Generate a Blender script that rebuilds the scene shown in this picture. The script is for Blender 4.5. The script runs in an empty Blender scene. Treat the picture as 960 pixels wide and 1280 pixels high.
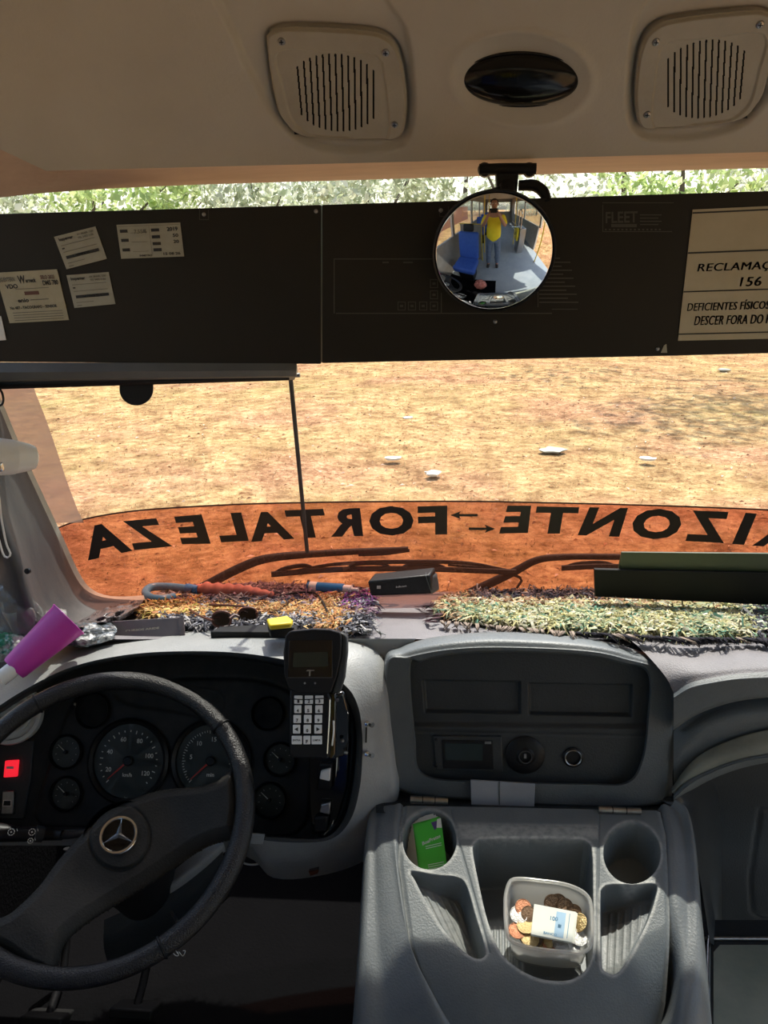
import bpy, bmesh, math, random
import numpy as np
from math import sin, cos, tan, pi, radians, sqrt, atan2
from mathutils import Vector, Matrix
random.seed(7); rng = np.random.default_rng(7)
SC = bpy.context.scene; COL = SC.collection
# ------------------------------------------------------------------ camera
CAM = np.array([0.0, 0.0, 1.55])
yaw, pitch, roll = radians(4.5), radians(18.4), radians(1.2)
F_ = np.array([-sin(yaw)*cos(pitch), cos(yaw)*cos(pitch), -sin(pitch)])
R_ = np.cross(F_, [0, 0, 1]); R_ /= np.linalg.norm(R_); U_ = np.cross(R_, F_)
R_, U_ = R_*cos(roll)-U_*sin(roll), U_*cos(roll)+R_*sin(roll)
cd = bpy.data.cameras.new('camera'); cam = bpy.data.objects.new('camera', cd); COL.objects.link(cam)
cd.sensor_fit = 'VERTICAL'; cd.sensor_height = 24; cd.lens = 18.0; cd.clip_start = .02; cd.clip_end = 300
cam.matrix_world = Matrix(((R_[0], U_[0], -F_[0], CAM[0]), (R_[1], U_[1], -F_[1], CAM[1]), (R_[2], U_[2], -F_[2], CAM[2]), (0, 0, 0, 1)))
SC.camera = cam
# ------------------------------------------------------------------ world, sun, window daylight, exposure
SC.view_settings.view_transform = 'Standard'; SC.view_settings.look = 'None'
SC.view_settings.gamma = 1; SC.view_settings.use_curve_mapping = False
SC.view_settings.exposure = 0.30
SUN_EL, SUN_AZ = radians(60.5), radians(17)           # azimuth measured from straight ahead towards the right
w = bpy.data.worlds.new('sky'); SC.world = w; w.use_nodes = True
wn = w.node_tree.nodes; wl = w.node_tree.links; wn.clear()
wo = wn.new('ShaderNodeOutputWorld'); bg = wn.new('ShaderNodeBackground'); st = wn.new('ShaderNodeTexSky')
st.sky_type = 'NISHITA'; st.sun_disc = False; st.sun_elevation = SUN_EL; st.sun_rotation = SUN_AZ
st.air_density = 1.2; st.dust_density = 2.5; st.ozone_density = 1.0
wl.new(st.outputs[0], bg.inputs[0]); bg.inputs[1].default_value = 0.32; wl.new(bg.outputs[0], wo.inputs[0])
SD = Vector((sin(SUN_AZ)*cos(SUN_EL), cos(SUN_AZ)*cos(SUN_EL), sin(SUN_EL)))
sl = bpy.data.lights.new('sun', 'SUN'); so = bpy.data.objects.new('sun', sl); COL.objects.link(so)
sl.energy = 5.2; sl.angle = radians(.6); sl.color = (1, .95, .86)
so.rotation_euler = SD.to_track_quat('Z', 'Y').to_euler(); so.location = (0, 0, 12)
# ------------------------------------------------------------------ pixel -> point helpers
def A3(*v): return np.array(v, float)
def ray(px, py):
    px = np.asarray(px, float)[..., None]; py = np.asarray(py, float)[..., None]
    return F_ + R_*(px-480)/960 - U_*(py-640)/960
def PY(px, py, Y):
    d = ray(px, py); return CAM + d*(np.asarray(Y, float)[..., None]/d[..., 1:2])
def PN(px, py, p0, n):
    d = ray(px, py); t = ((np.asarray(p0)-CAM)@np.asarray(n))/(d@np.asarray(n)); return CAM + d*t[..., None]
def nrm(v): v = np.asarray(v, float); return v/np.linalg.norm(v)
def gY(x, z): return 1.62-.2*(x-.28)**2-.15*(z-1.0)
def PG(px, py, off=0.0):                              # on the windshield (off > 0 moves it towards the cabin)
    d = ray(px, py); t = np.full(d.shape[:-1], 1.5)
    for _ in range(12):
        p = CAM+d*t[..., None]; t = (gY(p[..., 0], p[..., 2])-off)/d[..., 1]
    return CAM+d*t[..., None]
# base planes: (point, normal)
DT = (A3(0, 1.22, .903), nrm([0, .234, 1]))            # dash top
LID = (A3(0, 1.10, .656), nrm([0, -tan(radians(22)), 1]))
FACE = (A3(-.4, 1.27, .70), nrm([0, -cos(radians(30)), sin(radians(30))]))     # instrument face
CEN = (A3(.2, 1.16, .80), nrm([0, -cos(radians(12)), sin(radians(12))]))       # centre panel
FAS = (PY(480, 203, 1.33), nrm([0, -cos(radians(35)), -sin(radians(35))]))     # headliner fascia
PAN_Y = 1.30
def P(pl, px, py, off=0.0):
    return PN(px, py, pl[0]+pl[1]*off, pl[1])
# ------------------------------------------------------------------ materials
def lin(r, g, b):
    f = lambda c: (c/255/12.92) if c/255 <= .04045 else ((c/255+.055)/1.055)**2.4
    return (f(r), f(g), f(b))
def mat(name, col, rough=.6, metal=0, col2=None, scale=8, amt=.5, bump=0, bscale=60, spec=.5, detail=6, contrast=None, coat=0, trans=0, alpha=1, emit=None, estr=0, stretch=None):
    m = bpy.data.materials.new(name); m.use_nodes = True; n = m.node_tree.nodes; l = m.node_tree.links
    b = n['Principled BSDF']; b.inputs['Roughness'].default_value = rough; b.inputs['Metallic'].default_value = metal
    b.inputs['Base Color'].default_value = (*col, 1); b.inputs['Specular IOR Level'].default_value = spec
    b.inputs['Coat Weight'].default_value = coat; b.inputs['Transmission Weight'].default_value = trans
    b.inputs['Alpha'].default_value = alpha
    if emit: b.inputs['Emission Color'].default_value = (*emit, 1); b.inputs['Emission Strength'].default_value = estr
    tc = n.new('ShaderNodeTexCoord'); src = tc.outputs['Object']
    if stretch:
        mp = n.new('ShaderNodeMapping'); mp.inputs['Scale'].default_value = stretch; l.new(src, mp.inputs[0]); src = mp.outputs[0]
    if col2 is None: col2 = tuple(c*.8 for c in col)
    nz = n.new('ShaderNodeTexNoise'); nz.inputs['Scale'].default_value = scale; nz.inputs['Detail'].default_value = detail
    nz.inputs['Roughness'].default_value = .65; l.new(src, nz.inputs['Vector'])
    rp = n.new('ShaderNodeValToRGB'); c0, c1 = contrast or (.35, .7)
    rp.color_ramp.elements[0].position = c0; rp.color_ramp.elements[1].position = c1
    rp.color_ramp.elements[0].color = (*col, 1)
    rp.color_ramp.elements[1].color = (*[a+(c-a)*amt*2 if amt < .5 else c for a, c in zip(col, col2)], 1)
    l.new(nz.outputs[0], rp.inputs[0]); l.new(rp.outputs[0], b.inputs['Base Color'])
    if bump:
        n2 = n.new('ShaderNodeTexNoise'); n2.inputs['Scale'].default_value = bscale; n2.inputs['Detail'].default_value = 4; l.new(src, n2.inputs['Vector'])
        bp = n.new('ShaderNodeBump'); bp.inputs['Strength'].default_value = bump; bp.inputs['Distance'].default_value = .004
        l.new(n2.outputs[0], bp.inputs['Height']); l.new(bp.outputs[0], b.inputs['Normal'])
    return m
def film(name, tint, gloss=.05, diffuse=0, dcol=(1, 1, 1), fres=True):     # thin clear sheet: tinted transparency + reflection (+ some haze)
    m = bpy.data.materials.new(name); m.use_nodes = True; n = m.node_tree.nodes; l = m.node_tree.links; n.clear()
    o = n.new('ShaderNodeOutputMaterial'); t = n.new('ShaderNodeBsdfTransparent'); t.inputs[0].default_value = (*tint, 1)
    g = n.new('ShaderNodeBsdfGlossy'); g.inputs['Roughness'].default_value = gloss
    mx = n.new('ShaderNodeMixShader'); fr = n.new('ShaderNodeFresnel'); gm_ = n.new('ShaderNodeNewGeometry'); mr = n.new('ShaderNodeMapRange'); mr.inputs[3].default_value = 1.45; mr.inputs[4].default_value = 1/1.45; l.new(gm_.outputs['Backfacing'], mr.inputs[0]); l.new(mr.outputs[0], fr.inputs[0])
    l.new(fr.outputs[0], mx.inputs[0]); l.new(g.outputs[0], mx.inputs[2])
    if diffuse:
        d0 = n.new('ShaderNodeBsdfDiffuse'); d0.inputs[0].default_value = (*dcol, 1); d1 = n.new('ShaderNodeBsdfTranslucent'); d1.inputs[0].default_value = (*dcol, 1); d = n.new('ShaderNodeMixShader'); l.new(d0.outputs[0], d.inputs[1]); l.new(d1.outputs[0], d.inputs[2]); m2 = n.new('ShaderNodeMixShader')
        m2.inputs[0].default_value = diffuse; l.new(t.outputs[0], m2.inputs[1]); l.new(d.outputs[0], m2.inputs[2]); l.new(m2.outputs[0], mx.inputs[1])
    else: l.new(t.outputs[0], mx.inputs[1])
    l.new(mx.outputs[0], o.inputs[0]); return m
def vcol_mat(name, rough=.9, mul=1.0):
    m = bpy.data.materials.new(name); m.use_nodes = True; n = m.node_tree.nodes; l = m.node_tree.links
    b = n['Principled BSDF']; b.inputs['Roughness'].default_value = rough; b.inputs['Specular IOR Level'].default_value = .06
    a = n.new('ShaderNodeAttribute'); a.attribute_name = 'col'; l.new(a.outputs['Color'], b.inputs['Base Color']); return m
def leaf_mat(name):
    m = vcol_mat(name, .6); n = m.node_tree.nodes; l = m.node_tree.links; a = [x for x in n if x.type == 'ATTRIBUTE'][0]
    t = n.new('ShaderNodeBsdfTranslucent'); l.new(a.outputs['Color'], t.inputs[0]); mx = n.new('ShaderNodeMixShader'); mx.inputs[0].default_value = .55
    o = [x for x in n if x.type == 'OUTPUT_MATERIAL'][0]; l.new(n['Principled BSDF'].outputs[0], mx.inputs[1]); l.new(t.outputs[0], mx.inputs[2]); l.new(mx.outputs[0], o.inputs[0]); return m
M = {}
M['dash'] = mat('dusty grey dashboard plastic', (.072, .084, .090), .5, col2=(.115, .125, .125), scale=9, bump=.25, bscale=350, contrast=(.3, .8))
M['dash_dark'] = mat('dark dashboard plastic', (.020, .024, .027), .5, col2=(.032, .036, .037), scale=7, bump=.2, bscale=300)
M['dash_top'] = mat('dash top vinyl', (.155, .145, .155), .6, col2=(.21, .20, .21), scale=6, bump=.3, bscale=400)
M['hood'] = mat('sheen-lightened instrument hood plastic', (.21, .22, .22), .42, col2=(.33, .335, .33), scale=7, bump=.25, bscale=300, contrast=(.3, .75))  # same plastic as the dash, paler to hold its glossy brightness
M['black'] = mat('black plastic', (.008, .008, .009), .45, spec=.3, bump=.15, bscale=200)
M['black_gloss'] = mat('glossy black plastic', (.006, .006, .007), .12, coat=.5)
M['leather'] = mat('black grained leather', (.007, .007, .008), .3, spec=.4, col2=(.018, .017, .016), scale=25, bump=.5, bscale=420)
M['hub'] = mat('black wheel hub foam', (.015, .014, .012), .6, spec=.25, col2=(.026, .024, .020), scale=16, bump=.35, bscale=300)
M['cluster'] = mat('instrument face plastic', (.014, .015, .016), .6, spec=.25, col2=(.028, .028, .028), scale=30)
M['dial'] = mat('dial face', (.045, .055, .048), .4, col2=(.055, .06, .052), scale=12)
M['dial_print'] = mat('pale dial print', (.75, .76, .68), .6)
M['needle'] = mat('red dial needle', (.5, .03, .02), .5)
M['chrome'] = mat('chrome', (.75, .75, .74), .18, metal=1, scale=40, col2=(.55, .55, .55))
M['steel'] = mat('dull steel', (.45, .45, .44), .35, metal=1, col2=(.3, .28, .26), scale=60)
M['liner'] = mat('beige headliner plastic', (.52, .49, .42), .6, col2=(.45, .42, .355), scale=3.5, bump=.15, bscale=200, contrast=(.35, .7))
M['liner2'] = mat('beige speaker grille plastic', (.43, .40, .325), .5, col2=(.36, .33, .265), scale=9, bump=.1, bscale=250)
M['liner_edge'] = mat('bounce-tinted beige header edge', (.62, .46, .36), .6, col2=(.50, .36, .28), scale=5, stretch=(1, 6, 6))  # pink in the base colour stands for warm ground bounce
M['panel'] = mat('dark brown sign box board', (.016, .013, .009), .45, col2=(.023, .018, .012), scale=3, spec=.3)
M['panel_print'] = mat('faint printed outline', (.075, .066, .05), .5)
M['paper'] = mat('aged sticker paper', (.42, .41, .33), .6, col2=(.35, .33, .25), scale=20)
M['paper_y'] = mat('yellowed sticker paper', (.48, .44, .31), .6, col2=(.38, .34, .22), scale=20)
M['ink'] = mat('dark print ink', (.03, .028, .025), .6)
M['ink_soft'] = mat('pale grey print ink', (.16, .15, .12), .6)
M['ink_red'] = mat('faded red print ink', (.16, .07, .05), .6)
M['placard'] = mat('yellowed placard', (.52, .46, .32), .55, col2=(.44, .37, .24), scale=6)
M['glass'] = film('windshield glass', (.93, .95, .93), .02)
M['winglass'] = film('bus side window glass', (.8, .83, .82), .02)
M['orange_film'] = film('orange tinted film', (.60, .285, .205), .05, .05, (.45, .17, .09))
M['film_edge'] = mat('dark red film edge', (.06, .015, .01), .5)
M['letter'] = mat('black vinyl lettering', (.010, .008, .007), .5)
M['shade'] = film('brown sunshade film', (.42, .30, .24), .3, .55, (.42, .29, .22))
M['rubber'] = mat('black rubber', (.008, .008, .008), .6, spec=.25)
M['pillar'] = mat('dark grey pillar plastic', (.032, .032, .034), .55, col2=(.062, .058, .056), scale=5, bump=.2, bscale=300, stretch=(6, 6, 1))
M['seal'] = mat('dusty windshield seal', (.62, .62, .52), .6, col2=(.34, .34, .29), scale=9)
M['blind'] = mat('grey roller blind rail', (.10, .10, .095), .5, col2=(.14, .14, .13), scale=6)
M['white'] = mat('white plastic', (.82, .81, .78), .4, col2=(.72, .71, .67), scale=9)
M['key'] = mat('white rubber key', (.86, .86, .84), .5)
M['lcd'] = mat('dark lcd screen', (.022, .032, .026), .15, coat=.4)
M['red_sw'] = mat('red lit switch', (.5, .01, .015), .3, emit=(1, .02, .04), estr=.7)
M['lamp_lens'] = mat('smoked lamp lens', (.006, .006, .006), .16, spec=.35)
M['mirror'] = mat('mirror silver', (.92, .92, .92), .015, metal=1, col2=(.92, .92, .92))
M['magenta'] = mat('magenta plastic', (.62, .06, .42), .38, col2=(.5, .05, .38), scale=5)
M['clear'] = film('clear plastic', (.88, .90, .88), .12, .22, (.8, .8, .76))
M['tub'] = film('cloudy tub plastic', (.92, .92, .90), .15, .34, (.95, .94, .9))
M['beige_trim'] = mat('beige green dash trim', (.24, .235, .185), .5, col2=(.14, .14, .115), scale=12)
M['tray_liner'] = mat('scuffed greenish tray liner', (.24, .28, .23), .35, col2=(.36, .37, .30), scale=9, bump=.2, bscale=120)
M['vent'] = mat('light grey air vent', (.72, .72, .70), .4, col2=(.6, .6, .58), scale=10)
M['blue'] = mat('blue plastic', (.02, .16, .42), .35, col2=(.03, .22, .5), scale=20)
M['blue_grey'] = mat('blue handle plastic', (.05, .20, .36), .35, col2=(.09, .27, .42), scale=20)
M['salmon'] = mat('salmon umbrella cloth', (.55, .19, .13), .7, col2=(.35, .12, .10), scale=40)
M['tortoise'] = mat('brown tortoiseshell', (.12, .035, .018), .4, col2=(.04, .015, .01), scale=90)
M['sunlens'] = mat('dark brown lens', (.02, .012, .010), .08, coat=1)
M['yellow'] = mat('yellow plastic', (.80, .62, .03), .4, col2=(.7, .5, .02), scale=10)
M['book'] = mat('mauve grey cover', (.11, .095, .10), .35, col2=(.16, .14, .145), scale=8)
M['pouch'] = mat('shiny dark mauve vinyl', (.06, .05, .052), .25, col2=(.16, .13, .13), scale=14, bump=.6, bscale=30)
M['green'] = mat('bright green card', (.07, .50, .035), .4, col2=(.06, .44, .03), scale=8)
M['purple'] = mat('purple print', (.10, .05, .17), .5)
M['card'] = mat('beige card paper', (.72, .70, .60), .6, col2=(.62, .58, .48), scale=30)
M['olive'] = mat('olive translucent board', (.055, .07, .030), .4, col2=(.07, .085, .04), scale=4)
M['signblack'] = mat('black sign board', (.007, .007, .006), .45, spec=.2)
M['dash_mid'] = mat('slate grey dash plastic', (.115, .130, .138), .45, col2=(.17, .182, .184), scale=8, bump=.2, bscale=300)
M['faint'] = mat('faint grey lettering', (.035, .036, .032), .5)
M['greyplate'] = mat('grey translucent plate', (.30, .31, .33), .35, col2=(.24, .25, .27), scale=12)
M['silver_coin'] = mat('silver coin metal', (.62, .62, .60), .3, metal=.9, bump=.6, bscale=500)
M['copper_coin'] = mat('copper coin metal', (.55, .25, .14), .35, metal=.8, bump=.6, bscale=500)
M['gold_coin'] = mat('brass coin metal', (.66, .50, .24), .32, metal=.8, bump=.6, bscale=500)
M['dark_coin'] = mat('tarnished coin metal', (.16, .10, .06), .4, metal=.7, bump=.6, bscale=500)
M['note'] = mat('pale banknote paper', (.72, .72, .62), .7, col2=(.62, .66, .60), scale=18)
M['note_blue'] = mat('blue banknote print', (.35, .52, .66), .7)
M['cable'] = mat('white cable', (.6, .6, .58), .5)
M['floor'] = mat('blue grey bus floor', (.24, .28, .30), .5, col2=(.30, .34, .35), scale=5, bump=.2, bscale=100)
M['wall'] = mat('grey beige bus wall', (.36, .33, .28), .6)
M['shade_carpet'] = mat('black footwell carpet', (.003, .003, .0035), .95, spec=.05, bump=.5, bscale=150)  # near black, so the footwell's shade is put into the colour
M['seat_blue'] = mat('blue seat cover', (.02, .07, .30), .7, col2=(.03, .09, .36), scale=12, bump=.3, bscale=100)
M['pole'] = mat('yellow handrail paint', (.80, .58, .04), .3)
M['skin'] = mat('skin', (.42, .22, .14), .5, col2=(.36, .17, .11), scale=30)
M['hair'] = mat('dark hair', (.015, .010, .008), .5, bump=.6, bscale=200)
M['shirt'] = mat('yellow cotton shirt', (.85, .66, .02), .8, col2=(.78, .58, .015), scale=12, bump=.3, bscale=60)
M['jeans'] = mat('grey blue denim', (.09, .12, .17), .8, col2=(.15, .18, .23), scale=14, bump=.3, bscale=200)
M['shoe'] = mat('dark shoe leather', (.03, .025, .022), .5)
M['bark'] = mat('tree bark', (.12, .09, .065), .9, bump=.8, bscale=20)
M['ochre'] = mat('reddish brown plaster', (.36, .17, .10), .9, col2=(.28, .12, .07), scale=3)
M['asphalt'] = mat('pale road', (.42, .37, .32), .9, scale=2)
# console lid: worn, dusty edges and painted-in sunlight come from a vertex attribute painted on the moulded rims
def worn_lit_mat():
    m = mat('worn console plastic with painted sun', (.10, .116, .122), .45, col2=(.155, .168, .168), scale=9, bump=.2, bscale=350, contrast=(.3, .8)); n = m.node_tree.nodes; l = m.node_tree.links
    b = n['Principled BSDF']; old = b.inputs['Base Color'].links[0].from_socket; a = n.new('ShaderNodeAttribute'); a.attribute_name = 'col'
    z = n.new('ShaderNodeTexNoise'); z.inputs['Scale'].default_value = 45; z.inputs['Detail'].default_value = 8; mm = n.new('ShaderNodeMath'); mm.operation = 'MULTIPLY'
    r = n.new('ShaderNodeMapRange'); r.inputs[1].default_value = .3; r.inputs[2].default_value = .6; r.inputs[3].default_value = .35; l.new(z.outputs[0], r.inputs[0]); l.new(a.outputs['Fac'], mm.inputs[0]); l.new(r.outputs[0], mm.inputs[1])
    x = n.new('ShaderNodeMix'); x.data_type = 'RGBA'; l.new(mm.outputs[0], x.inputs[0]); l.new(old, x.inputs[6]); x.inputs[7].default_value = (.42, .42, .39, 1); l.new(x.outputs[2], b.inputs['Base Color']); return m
M['worn'] = worn_lit_mat()
# ------------------------------------------------------------------ mesh helpers
def wloc(o):
    v = np.zeros(3)
    while o is not None: v = v+np.array(o.location); o = o.parent
    return v
def mk(name, V, Fs, m, parent=None, smooth=True, col=None, origin=None):
    V = np.asarray(V, float)
    if parent is None:
        off = origin if origin is not None else np.array([*((V.min(0)+V.max(0))/2)[:2], V[:, 2].min()])
    else: off = wloc(parent)
    me = bpy.data.meshes.new(name); Vl = V-off
    if isinstance(Fs, np.ndarray):
        k = Fs.shape[1]; me.vertices.add(len(Vl)); me.vertices.foreach_set('co', Vl.ravel())
        me.loops.add(Fs.size); me.loops.foreach_set('vertex_index', Fs.ravel().astype(np.int32))
        me.polygons.add(len(Fs)); me.polygons.foreach_set('loop_start', np.arange(0, Fs.size, k, dtype=np.int32))
        me.update(calc_edges=True)
    else: me.from_pydata([tuple(v) for v in Vl], [], Fs); me.update()
    if smooth: me.polygons.foreach_set('use_smooth', np.ones(len(me.polygons), bool))
    if col is not None:
        a = me.color_attributes.new('col', 'FLOAT_COLOR', 'POINT')
        a.data.foreach_set('color', np.concatenate([np.asarray(col, float), np.ones((len(V), 1))], 1).ravel())
    me.materials.append(M[m] if isinstance(m, str) else m)
    o = bpy.data.objects.new(name, me); COL.objects.link(o)
    if parent is not None: o.parent = parent
    else: o.location = off
    return o
def tag(o, label, cat=None, group=None, kind=None):
    if label: o['label'] = label
    if cat: o['category'] = cat
    if group: o['group'] = group
    if kind: o['kind'] = kind
    return o
def thing(name, label, cat, loc, group=None):
    o = bpy.data.objects.new(name, None); COL.objects.link(o); o.location = tuple(loc); o.empty_display_size = .05
    return tag(o, label, cat, group)
def struct(o): o['kind'] = 'structure'; return o
def stuff(o): o['kind'] = 'stuff'; return o
def autosm(o, ang=35):
    for p in o.data.polygons: p.use_smooth = True
    o.data.set_sharp_from_angle(angle=radians(ang)); return o
def bev(o, wd=.002, seg=2):
    b = o.modifiers.new('bevel', 'BEVEL'); b.width = wd; b.segments = seg; b.limit_method = 'ANGLE'; b.angle_limit = radians(40); b.harden_normals = False
    return o
def gridfaces(nv, nu, cu=False):
    i = np.arange(nv-1)[:, None]; j = np.arange(nu if cu else nu-1)[None]; j2 = (j+1) % nu
    return np.stack([i*nu+j, i*nu+j2, (i+1)*nu+j2, (i+1)*nu+j], -1).reshape(-1, 4)
def cr(pts, n, closed=False, arc=True):                 # Catmull-Rom resample
    p = np.asarray(pts, float); k = len(p)
    if k == 2: return p[0]+(p[1]-p[0])*np.linspace(0, 1, n)[:, None]
    q = np.concatenate([p[-1:], p, p[:2]]) if closed else np.concatenate([2*p[:1]-p[1:2], p, 2*p[-1:]-p[-2:-1]])
    m = 16; segs = k if closed else k-1; out = []
    for i in range(segs):
        t = np.linspace(0, 1, m, endpoint=False)[:, None]; a, b, c, d = q[i:i+4]
        out.append(.5*((2*b)+(-a+c)*t+(2*a-5*b+4*c-d)*t*t+(-a+3*b-3*c+d)*t**3))
    o = np.concatenate(out+[p[:1] if closed else p[-1:]])
    s = np.r_[0, np.cumsum(np.linalg.norm(np.diff(o, axis=0), axis=1))] if arc else np.linspace(0, 1, len(o))
    t = np.linspace(0, s[-1], n+1)[:-1] if closed else np.linspace(0, s[-1], n)
    return np.stack([np.interp(t, s, o[:, j]) for j in range(p.shape[1])], 1)
def loft(name, rows, m, parent=None, nu=40, nv=0, closed=False, thick=0, arc=True, smooth=True, sharp=None):
    G = np.stack([cr(r, nu, closed, arc) for r in rows])
    if nv: G = np.stack([cr(G[:, j], nv, False, False) for j in range(nu)], 1)
    o = mk(name, G.reshape(-1, 3), gridfaces(G.shape[0], nu, closed), m, parent, smooth)
    if thick:
        s = o.modifiers.new('solid', 'SOLIDIFY'); s.thickness = abs(thick); s.offset = -1 if thick > 0 else 1
    if sharp: autosm(o, sharp)
    return o
def merge(parts):
    V = []; F = []; k = 0
    for v, f in parts:
        V.append(np.asarray(v, float)); F += [tuple(int(i)+k for i in q) for q in f]; k += len(v)
    return np.concatenate(V), F
def tube_vf(path, r, seg=10, closed=False, caps=True, flat=1.0, up=None):
    p = np.asarray(path, float); n = len(p); r = np.broadcast_to(np.asarray(r, float), (n,))
    T = (np.roll(p, -1, 0)-np.roll(p, 1, 0)) if closed else np.gradient(p, axis=0)
    T = T/np.linalg.norm(T, axis=1)[:, None]
    a = nrm(np.cross(T[0], up if up is not None else ([0, 0, 1] if abs(T[0][2]) < .9 else [1, 0, 0]))); V = []
    for i in range(n):
        a = a-T[i]*(a@T[i]); a = a/np.linalg.norm(a); b = np.cross(T[i], a)
        th = np.linspace(0, 2*pi, seg, endpoint=False)
        V.append(p[i]+r[i]*(np.outer(np.cos(th), a)+flat*np.outer(np.sin(th), b)))
    F = [tuple(q) for q in gridfaces(n, seg, True)]
    if closed: F += [((n-1)*seg+j, (n-1)*seg+(j+1) % seg, (j+1) % seg, j) for j in range(seg)]
    elif caps: F += [tuple(range(seg))[::-1], tuple((n-1)*seg+j for j in range(seg))]
    return np.concatenate(V), F
def tube(name, path, r, m, parent=None, n=0, seg=10, closed=False, flat=1.0, up=None):
    if n: path = cr(path, n, closed)
    if np.ndim(r) and n: r = np.interp(np.linspace(0, 1, n), np.linspace(0, 1, len(r)), r)
    v, f = tube_vf(path, r, seg, closed, True, flat, up); return autosm(mk(name, v, f, m, parent), 50)
def frame(n, up=(0, 0, 1)):
    n = nrm(n); a = np.cross(up, n)
    if np.linalg.norm(a) < 1e-3: a = np.cross([0, 1, 0], n)
    a = nrm(a); return a, np.cross(n, a), n              # right, up, normal
def lathe_vf(prof, c, axis, seg=32, sx=1, sy=1, up=(0, 0, 1)):
    a, b, n = frame(axis, up); V = []; th = np.linspace(0, 2*pi, seg, endpoint=False)
    for r, h in prof: V.append(np.asarray(c)+n*h+r*(np.outer(np.cos(th)*sx, a)+np.outer(np.sin(th)*sy, b)))
    F = [tuple(q) for q in gridfaces(len(prof), seg, True)]
    if prof[0][0] > 1e-6: F.append(tuple(range(seg))[::-1])
    if prof[-1][0] > 1e-6: F.append(tuple((len(prof)-1)*seg+j for j in range(seg)))
    return np.concatenate(V), F
def lathe(name, prof, c, axis, m, parent=None, seg=32, sx=1, sy=1, sharp=35, up=(0, 0, 1)):
    v, f = lathe_vf(prof, c, axis, seg, sx, sy, up)
    if name in ('socket_ring', 'lock_ring', 'gasket', 'vent_ring', 'white_label', 'rim_seam', 'hinge_joint', 'rim', 'trim_ring', 'jar_body', 'shroud', 'hub_boss'): f = [q for q in f if len(q) == 4]
    return autosm(mk(name, v, f, m, parent), sharp)
def box_vf(c, s, ax=None):
    ax = np.eye(3) if ax is None else np.asarray(ax); c = np.asarray(c, float); s = np.asarray(s, float)/2
    V = [c+ax[0]*s[0]*i+ax[1]*s[1]*j+ax[2]*s[2]*k for i in (-1, 1) for j in (-1, 1) for k in (-1, 1)]
    return np.array(V), [(0, 1, 3, 2), (4, 6, 7, 5), (0, 4, 5, 1), (2, 3, 7, 6), (0, 2, 6, 4), (1, 5, 7, 3)]
def box(name, c, s, m, parent=None, ax=None, bv=0, seg=2):
    v, f = box_vf(c, s, ax); o = mk(name, v, f, m, parent, smooth=False)
    if bv: bev(o, bv, seg); autosm(o, 40)
    return o
def slab(name, pts, th, m, parent=None, bv=0, d=None, seg=2, sm=40):   # outline polygon extruded by th along -normal (or d)
    p = np.asarray(pts, float); k = len(p)
    if d is None:
        n = np.zeros(3)
        for i in range(k): n += np.cross(p[i], p[(i+1) % k])
        n = nrm(n)
        if n@(CAM-p.mean(0)) < 0: n = -n
        d = -n
    q = p+np.asarray(d)*th; V = np.concatenate([p, q])
    nn = np.zeros(3)
    for i in range(k): nn += np.cross(p[i], p[(i+1) % k])
    F = [tuple(range(k)), tuple(range(2*k-1, k-1, -1))]+[((i+1) % k, i, i+k, (i+1) % k+k) for i in range(k)]
    if nn@np.asarray(d) > 0: F = [f[::-1] for f in F]
    o = mk(name, V, F, m, parent, smooth=False)
    if bv: bev(o, bv, seg)
    autosm(o, sm); return o
def pxs(pl, pts, off=0.0):
    a = np.asarray(pts, float); return P(pl, a[:, 0], a[:, 1], off)
# text --------------------------------------------------------------
_tc = {}
def text2d(s, bold=.02, space=1.0):
    if bold == .0: space = 1.06
    if (s, bold) in _tc: return _tc[(s, bold)]
    c = bpy.data.curves.new('t', 'FONT'); c.body = s; c.size = 1; c.offset = bold; c.resolution_u = 3; c.space_character = space
    o = bpy.data.objects.new('t', c); COL.objects.link(o); bpy.context.view_layer.update()
    me = bpy.data.meshes.new_from_object(o.evaluated_get(bpy.context.evaluated_depsgraph_get()))
    V = np.array([v.co[:] for v in me.vertices]) if len(me.vertices) else np.zeros((1, 3)); F = [tuple(p.vertices) for p in me.polygons]
    bpy.data.objects.remove(o); bpy.data.curves.remove(c); bpy.data.meshes.remove(me)
    mn, mx = V.min(0), V.max(0); UV = (V[:, :2]-mn[:2])/np.maximum(mx[:2]-mn[:2], 1e-6)
    _tc[(s, bold)] = (UV, F, (mx[0]-mn[0])/max(mx[1]-mn[1], 1e-6)); return _tc[(s, bold)]
def text_quad_vf(s, TL, TR, BR, BL, fn, mirror=False, bold=.02, shear=0):      # letters stretched over a quad of plane coordinates
    UV, F, _ = text2d(s, bold); u = UV[:, :1]; v = UV[:, 1:]
    if mirror: u = 1-u
    u = u+shear*(v-.5)
    TL, TR, BR, BL = map(lambda a: np.asarray(a, float), (TL, TR, BR, BL))
    q = (TL*(1-u)+TR*u)*v+(BL*(1-u)+BR*u)*(1-v)
    return fn(q[:, 0], q[:, 1]), F
def text_line(s, o, right, up, h, wd=None, bold=.02):            # o = bottom-left corner
    UV, F, asp = text2d(s, bold); wd = h*asp if wd is None else wd
    return np.asarray(o)+np.outer(UV[:, 0]*wd, right)+np.outer(UV[:, 1]*h, up), F
def rect_vf(fn, x0, y0, x1, y1, n=1):
    xs = np.linspace(x0, x1, n+1); V = np.concatenate([fn(xs, np.full(n+1, y0)), fn(xs, np.full(n+1, y1))])
    return V, [(i, i+1, n+2+i, n+1+i) for i in range(n)]
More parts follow.
